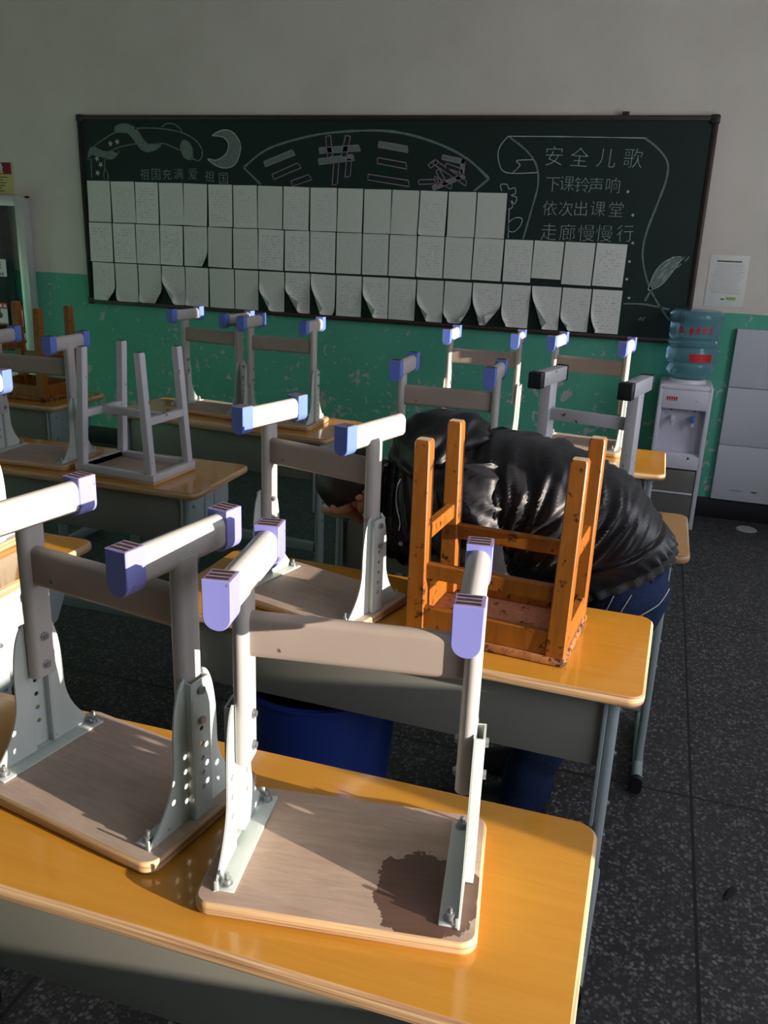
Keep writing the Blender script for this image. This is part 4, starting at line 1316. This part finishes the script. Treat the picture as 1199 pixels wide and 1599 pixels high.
def person():
    PY = 2.175
    t = empty('person', (-0.02, PY, 0), 0, 'person in black jacket and jeans bending over between the desks, face down', 'person')
    I = Matrix.Translation((0.02, -PY, 0))
    # --- body: one continuous surface (pelvis is the root)
    N, E = [], []
    def node(p, r, link=None):
        N.append((p, r))
        if link is not None: E.append((link, len(N) - 1))
        return len(N) - 1
    pel = node((-0.02, PY, 0.79), (0.095, 0.105))
    ab = node((-0.16, PY, 0.875), (0.115, 0.125), pel)
    ch = node((-0.36, PY, 0.925), (0.115, 0.14), ab)
    ub = node((-0.50, PY, 0.935), (0.085, 0.11), ch)
    nk = node((-0.585, PY, 0.915), 0.058, ub)
    n2 = node((-0.645, PY, 0.895), 0.056, nk)
    hd = node((-0.700, PY, 0.885), (0.082, 0.072), n2)
    h2 = node((-0.755, PY, 0.880), (0.094, 0.078), hd)
    h3 = node((-0.800, PY, 0.880), (0.078, 0.066), h2)
    jaw = node((-0.682, PY, 0.820), (0.040, 0.038), hd)
    chin = node((-0.672, PY, 0.796), (0.020, 0.022), jaw)
    br = node((-0.775, PY, 0.815), (0.034, 0.046), h2)
    nose = node((-0.735, PY, 0.786), 0.013, br)
    nose2 = node((-0.722, PY, 0.772), 0.011, nose)
    for s in (-1, 1):
        ear = node((-0.708, PY + s * 0.074, 0.872), 0.012, hd)
        node((-0.712, PY + s * 0.088, 0.868), (0.016, 0.008), ear)
        sh = node((-0.455, PY + s * 0.145, 0.935), 0.068, ch)
        el = node((-0.380, PY + s * 0.148, 0.70), 0.043, sh)
        wr = node((-0.52, PY + s * 0.13, 0.56), 0.028, el)
        pm = node((-0.565, PY + s * 0.115, 0.515), (0.036, 0.018), wr)
        pm2 = node((-0.590, PY + s * 0.112, 0.485), (0.036, 0.015), pm)
        for q, (dy, ln) in enumerate(((-0.028, 0.060), (-0.009, 0.070), (0.010, 0.066), (0.028, 0.052))):
            f1 = node((-0.607, PY + s * 0.112 + dy, 0.460), 0.0088, pm2)
            f2 = node((-0.620 - ln * 0.1, PY + s * 0.112 + dy * 1.1, 0.460 - ln * 0.55), 0.0082, f1)
            node((-0.610 - ln * 0.05, PY + s * 0.112 + dy * 1.1, 0.460 - ln * 0.95), 0.0072, f2)
        th = node((-0.555, PY + s * 0.112 - s * 0.042, 0.500), 0.010, pm)
        node((-0.570, PY + s * 0.112 - s * 0.055, 0.465), 0.0085, th)
        hip = node((0.005, PY + s * 0.088, 0.735), 0.070, pel)
        kn = node((-0.112, PY + s * 0.098, 0.44), 0.050, hip)
        cf = node((-0.155, PY + s * 0.098, 0.30), 0.046, kn)
        an = node((-0.190, PY + s * 0.098, 0.085), 0.036, cf)
        node((-0.29, PY + s * 0.102, 0.038), (0.030, 0.020), an)
    body = skin_mesh(N, E, 'skin', 'body', t)
    body.matrix_local = I

    # --- hair: a cap following the skull
    bm_ = MB()
    rings = []
    c = Vector((-0.752, PY, 0.892))
    for i in range(15):
        th = pi * 0.64 * i / 14
        ring = []
        for k in range(36):
            ph = 2 * pi * k / 36
            d = Vector((cos(th), sin(th) * cos(ph), sin(th) * sin(ph)))
            # pole of the cap points to crown and nape: up and to the left
            ax = Vector((-0.50, 0, 0.866)); side = Vector((0, 1, 0)); oth = ax.cross(side)
            v = ax * d.x + side * d.y + oth * d.z
            r = Vector((v.x * 0.108, v.y * 0.092, v.z * 0.098))
            f = 1 + 0.05 * noise.noise(v * 7) + 0.03 * noise.noise(v * 22)
            ring.append(c + r * f)
        rings.append(ring)
    bm_.ring_loft(rings, 'hair', caps=True)
    bm_.build('hair', t, 60, M=I)

    # --- jeans: pelvis and two legs fused into one skin of cloth
    b = MB()
    def limb(sec, n=28):
        R = []
        L_ = lerp_sections(sec, 5)
        for i, (x, y, z, rx, ry) in enumerate(L_):
            p = Vector((x, y, z))
            q0, q1 = L_[max(i - 1, 0)], L_[min(i + 1, len(L_) - 1)]
            d = (Vector(q1[:3]) - Vector(q0[:3])).normalized()
            u = Vector((0, 1, 0))
            w = d.cross(u).normalized()
            R.append([p + u * ry * cos(2 * pi * k / n) + w * rx * sin(2 * pi * k / n) for k in range(n)])
        b.ring_loft(R, 'denim')
    limb([(-0.135, PY, 0.860, 0.070, 0.120), (-0.095, PY, 0.828, 0.086, 0.138), (-0.040, PY, 0.785, 0.104, 0.150), (0.006, PY, 0.742, 0.106, 0.150), (0.010, PY, 0.690, 0.070, 0.110)])
    for s in (-1, 1):
        limb([(-0.030, PY + s * 0.078, 0.790, 0.080, 0.070), (0.008, PY + s * 0.086, 0.725, 0.106, 0.088), (-0.030, PY + s * 0.094, 0.600, 0.094, 0.088), (-0.105, PY + s * 0.098, 0.450, 0.078, 0.076),
              (-0.150, PY + s * 0.099, 0.290, 0.071, 0.070), (-0.185, PY + s * 0.099, 0.140, 0.069, 0.068), (-0.195, PY + s * 0.099, 0.055, 0.071, 0.070)])
    raw = b.build('jeans', None, 0)
    md = raw.modifiers.new('fuse', 'REMESH')
    md.mode = 'VOXEL'
    md.voxel_size = 0.011
    md.use_smooth_shade = True
    sm = raw.modifiers.new('soften', 'SMOOTH')
    sm.iterations = 6
    dg = bpy.context.evaluated_depsgraph_get()
    dg.update()
    jm = bpy.data.meshes.new_from_object(raw.evaluated_get(dg))
    bpy.data.objects.remove(raw)
    jm.name = 'jeans'
    jm.materials.clear()
    jm.materials.append(MT['denim'])
    for p in jm.polygons:
        p.use_smooth = True
        p.material_index = 0
    jeans = bpy.data.objects.new('jeans', jm)
    COL.objects.link(jeans)
    jeans.parent = t
    jeans.matrix_local = I
    for v in jeans.data.vertices:                       # cloth creases
        p = v.co
        n = noise.noise(Vector((p.x * 9, p.y * 9, p.z * 14))) * 0.007
        v.co = p + v.normal * n
    bvh = BVHTree.FromPolygons([v.co.copy() for v in jeans.data.vertices], [tuple(p.vertices) for p in jeans.data.polygons])
    def drape(pts, off=0.0015):
        out = []
        for (x, z) in pts:
            hit = bvh.ray_cast(Vector((x, PY - 1.0, z)), Vector((0, 1, 0)))
            if hit[0] is not None:
                out.append(hit[0] + hit[1] * off)
        return out
    def seam(name, pts, r, mat):
        P = []
        for a, b in zip(pts[:-1], pts[1:]):
            for k in range(6):
                P.append((a[0] + (b[0] - a[0]) * k / 6, a[1] + (b[1] - a[1]) * k / 6))
        P.append(pts[-1])
        q = drape(P)
        if len(q) > 2:
            b = MB(); b.tube(q, r, mat, 6)
            b.build(name, jeans, 60)
    seam('stitching', [(-0.02, 0.735), (-0.045, 0.66)], 0.0011, 'stitch')
    seam('stitching', [(0.02, 0.745), (-0.004, 0.69), (-0.012, 0.66)], 0.0011, 'stitch')
    seam('stitching', [(0.115, 0.762), (0.085, 0.722), (0.045, 0.695), (0.0, 0.685)], 0.0013, 'stitch')
    seam('waistband', [(0.13, 0.80), (0.105, 0.79), (0.06, 0.775)], 0.004, 'denim')
    q = drape([(0.035, 0.694), (0.052, 0.700), (0.052, 0.692), (0.035, 0.687)], 0.003)
    if len(q) == 4:
        b = MB(); b.add([tuple(p) for p in q] + [tuple(p + Vector((0, 0.002, 0))) for p in q], [(0, 1, 2, 3), (7, 6, 5, 4), (0, 4, 5, 1), (2, 6, 7, 3), (1, 5, 6, 2), (3, 7, 4, 0)], 'patch'); b.build('tab', jeans)

    # --- shoes
    for s in (-1, 1):
        b = MB()
        S = [(-0.125, 0.050, 0.032, 0.050), (-0.135, 0.056, 0.040, 0.056), (-0.19, 0.058, 0.042, 0.058), (-0.25, 0.046, 0.043, 0.046), (-0.31, 0.036, 0.048, 0.036), (-0.36, 0.030, 0.044, 0.030), (-0.39, 0.024, 0.028, 0.022)]
        rings = []
        for (x, zc, hw, hh) in lerp_sections(S, 4):
            ring = []
            for k in range(24):
                a = 2 * pi * k / 24
                z = zc + hh * sin(a)
                ring.append((x, PY + s * (0.10 + 0.00) + hw * cos(a) * (1.0 if sin(a) < 0 else 0.88), max(0.004, z)))
            rings.append(ring)
        b.ring_loft(rings, 'shoe')
        b.build('shoe', t, 50, M=I)

    # --- jacket: sections from the hem to the collar; (top x, top z, bottom x, bottom z, half width)
    S = [(0.112, 0.835, -0.155, 0.690, 0.180), (0.100, 0.850, -0.185, 0.705, 0.190), (0.082, 0.872, -0.225, 0.730, 0.198), (0.045, 0.918, -0.262, 0.752, 0.208), (-0.012, 0.968, -0.300, 0.765, 0.216),
         (-0.10, 1.022, -0.345, 0.770, 0.222), (-0.20, 1.054, -0.385, 0.770, 0.226), (-0.30, 1.064, -0.43, 0.768, 0.228), (-0.40, 1.058, -0.49, 0.735, 0.224),
         (-0.49, 1.040, -0.555, 0.705, 0.200), (-0.56, 1.010, -0.618, 0.712, 0.160), (-0.615, 0.985, -0.650, 0.765, 0.120), (-0.640, 0.970, -0.660, 0.805, 0.100)]
    rings = []
    NN = 110
    SS = lerp_sections(S, 15)
    for i, (tx, tz, bx, bz, hw) in enumerate(SS):
        u = i / (len(SS) - 1)
        c = Vector(((tx + bx) / 2, PY, (tz + bz) / 2))
        up = Vector(((tx - bx) / 2, 0, (tz - bz) / 2))
        ring = []
        for k in range(NN):
            a = 2 * pi * k / NN
            ca, sa = cos(a), sin(a)
            e = 0.80
            px = (abs(ca) ** e) * (1 if ca > 0 else -1)
            pz = (abs(sa) ** e) * (1 if sa > 0 else -1)
            p = c + Vector((0, px * hw, 0)) + up * pz
            nrm = (Vector((0, ca, 0)) + up.normalized() * sa).normalized()
            # quilting seams across the back and slanting folds on the flank
            d = 0.0
            for q in (0.17, 0.40, 0.66):
                d -= 0.011 * math.exp(-((u - q) / 0.010) ** 2)
            q2 = u * 9.0 - sa * 1.15 + 0.35 * noise.noise(p * 5)   # long slanting folds, sharp-crested
            r1 = max(0.0, 1 - abs(noise.noise(Vector((q2 * 2.3, sa * 0.5, 3.0)))) * 2.4)
            r2 = max(0.0, 1 - abs(noise.noise(Vector((q2 * 4.7, sa * 0.9, 9.0)))) * 2.6)
            d += (0.020 * r1 ** 2 + 0.010 * r2 ** 2 - 0.010) * min(1.0, max(0.0, (u - 0.12) * 6)) * (0.25 + 0.75 * abs(ca))
            d += 0.008 * noise.noise(Vector((p.x * 7, p.y * 5, p.z * 7)))
            if u < 0.13:                                  # gathered hem
                g = 1 - u / 0.13
                d += 0.006 * sin(k * 1.4 + 2 * noise.noise(p * 9)) * g - 0.006 * g
            ring.append(p + nrm * d)
        rings.append(ring)
    b = MB()
    b.ring_loft(rings, 'nylon', caps=False)
    jk = b.build('jacket', t, 80, M=I)
    sd = jk.modifiers.new('thickness', 'SOLIDIFY')
    sd.thickness = 0.006
    sd.offset = -1
    # ribbed grey lining band at the hem
    b = MB()
    r0 = rings[0]
    ce = sum((Vector(v) for v in r0), Vector()) / len(r0)
    r_a = [ce + (Vector(v) - ce) * 0.985 for v in r0]
    ax = Vector((0.40, 0, -0.62)).normalized()
    r_b = [v + ax * 0.022 for v in r_a]
    b.ring_loft([r_a, r_b], 'knit', caps=False)
    hm = b.build('hem_band', jk, 60)
    sd = hm.modifiers.new('thickness', 'SOLIDIFY'); sd.thickness = 0.006

    # hood: a crumpled bag lying on the nape
    b = MB()
    rings = []
    for i in range(25):
        th = pi * (i + 0.5) / 25
        ring = []
        for k in range(48):
            ph = 2 * pi * k / 48
            v = Vector((sin(th) * cos(ph), cos(th), sin(th) * sin(ph)))
            p = Vector((v.x * 0.128, v.y * 0.185, v.z * 0.082))
            f = 1 + 0.16 * noise.noise(v * 2.4 + Vector((3, 1, 0))) + 0.09 * abs(noise.noise(v * 5.5)) - 0.07 * abs(sin(v.x * 7 + v.y * 3 + 2 * noise.noise(v * 3)))
            p = p * f
            p.z += 0.018 * v.x - 0.04 * v.y * v.y
            ring.append(Vector((-0.510, PY, 1.035)) + p)
        rings.append(ring)
    b.ring_loft(rings, 'nylon')
    b.build('hood', jk, 80)
    # sleeves hanging from the shoulders
    for s in (-1, 1):
        ax = [(-0.415, 0.150, 0.990, 0.090), (-0.398, 0.185, 0.930, 0.104), (-0.378, 0.190, 0.86, 0.099), (-0.366, 0.172, 0.78, 0.086), (-0.366, 0.148, 0.71, 0.074),
              (-0.392, 0.146, 0.66, 0.068), (-0.43, 0.140, 0.615, 0.060), (-0.48, 0.148, 0.580, 0.054), (-0.515, 0.135, 0.560, 0.046)]
        A = lerp_sections(ax, 12)
        rings = []
        for i, (x, y, z, r) in enumerate(A):
            p = Vector((x, PY + s * y, z))
            a0, a1 = A[max(i - 1, 0)], A[min(i + 1, len(A) - 1)]
            d = (Vector((a1[0], PY + s * a1[1], a1[2])) - Vector((a0[0], PY + s * a0[1], a0[2]))).normalized()
            u = Vector((0, 1, 0)).cross(d).normalized()
            w = d.cross(u)
            uu = i / (len(A) - 1)
            ring = []
            for k in range(32):
                a = 2 * pi * k / 32
                q = u * cos(a) + w * sin(a) * 0.82
                rr = max(0.0, 1 - abs(noise.noise(Vector((uu * 13 + 1.6 * cos(a), 0.8 * sin(a), 5.0 + s)))) * 2.4)
                f = 0.95 + 0.20 * rr ** 2 + 0.08 * noise.noise((p + q * 0.3) * 9)
                ring.append(p + q * r * f)
            rings.append(ring)
        b = MB(); b.ring_loft(rings, 'nylon'); sl = b.build('sleeve', jk, 80)
        if s < 0:
            bv = BVHTree.FromPolygons([v.co.copy() for v in sl.data.vertices], [tuple(p.vertices) for p in sl.data.polygons])
            for dx in (0.0, 0.012):
                q = []
                for k in range(26):
                    z = 0.97 - 0.29 * k / 25
                    x = -0.455 + 0.065 * (k / 25) + dx
                    h = bv.ray_cast(Vector((x, PY - 1.2, z)), Vector((0, 1, 0)))
                    if h[0] is not None: q.append(h[0] + h[1] * 0.001)
                if len(q) > 3:
                    b = MB(); b.tube(q, 0.0022, 'cap_black', 6); b.build('piping', sl, 60)
    # zip and eyelet on the front edge
    bv = BVHTree.FromPolygons([v.co.copy() for v in jk.data.vertices], [tuple(p.vertices) for p in jk.data.polygons])
    q = []
    for k in range(18):
        z = 0.955 - 0.125 * k / 17
        x = -0.575 - 0.012 * sin(k * 0.3)
        h = bv.ray_cast(Vector((x, PY - 1.0, z)), Vector((0, 1, 0)))
        if h[0] is not None: q.append(h[0] + h[1] * 0.001)
    if len(q) > 3:
        b = MB(); b.tube(q, 0.0026, 'metal_dark', 6); b.build('zip', jk, 60)
    h = bv.ray_cast(Vector((-0.555, PY - 1.0, 0.80)), Vector((0, 1, 0)))
    if h[0] is not None:
        b = MB(); b.cyl(h[0], h[0] + h[1] * 0.002, 0.006, 0.005, 'metal_dark', 12); b.build('eyelet', jk)
person()
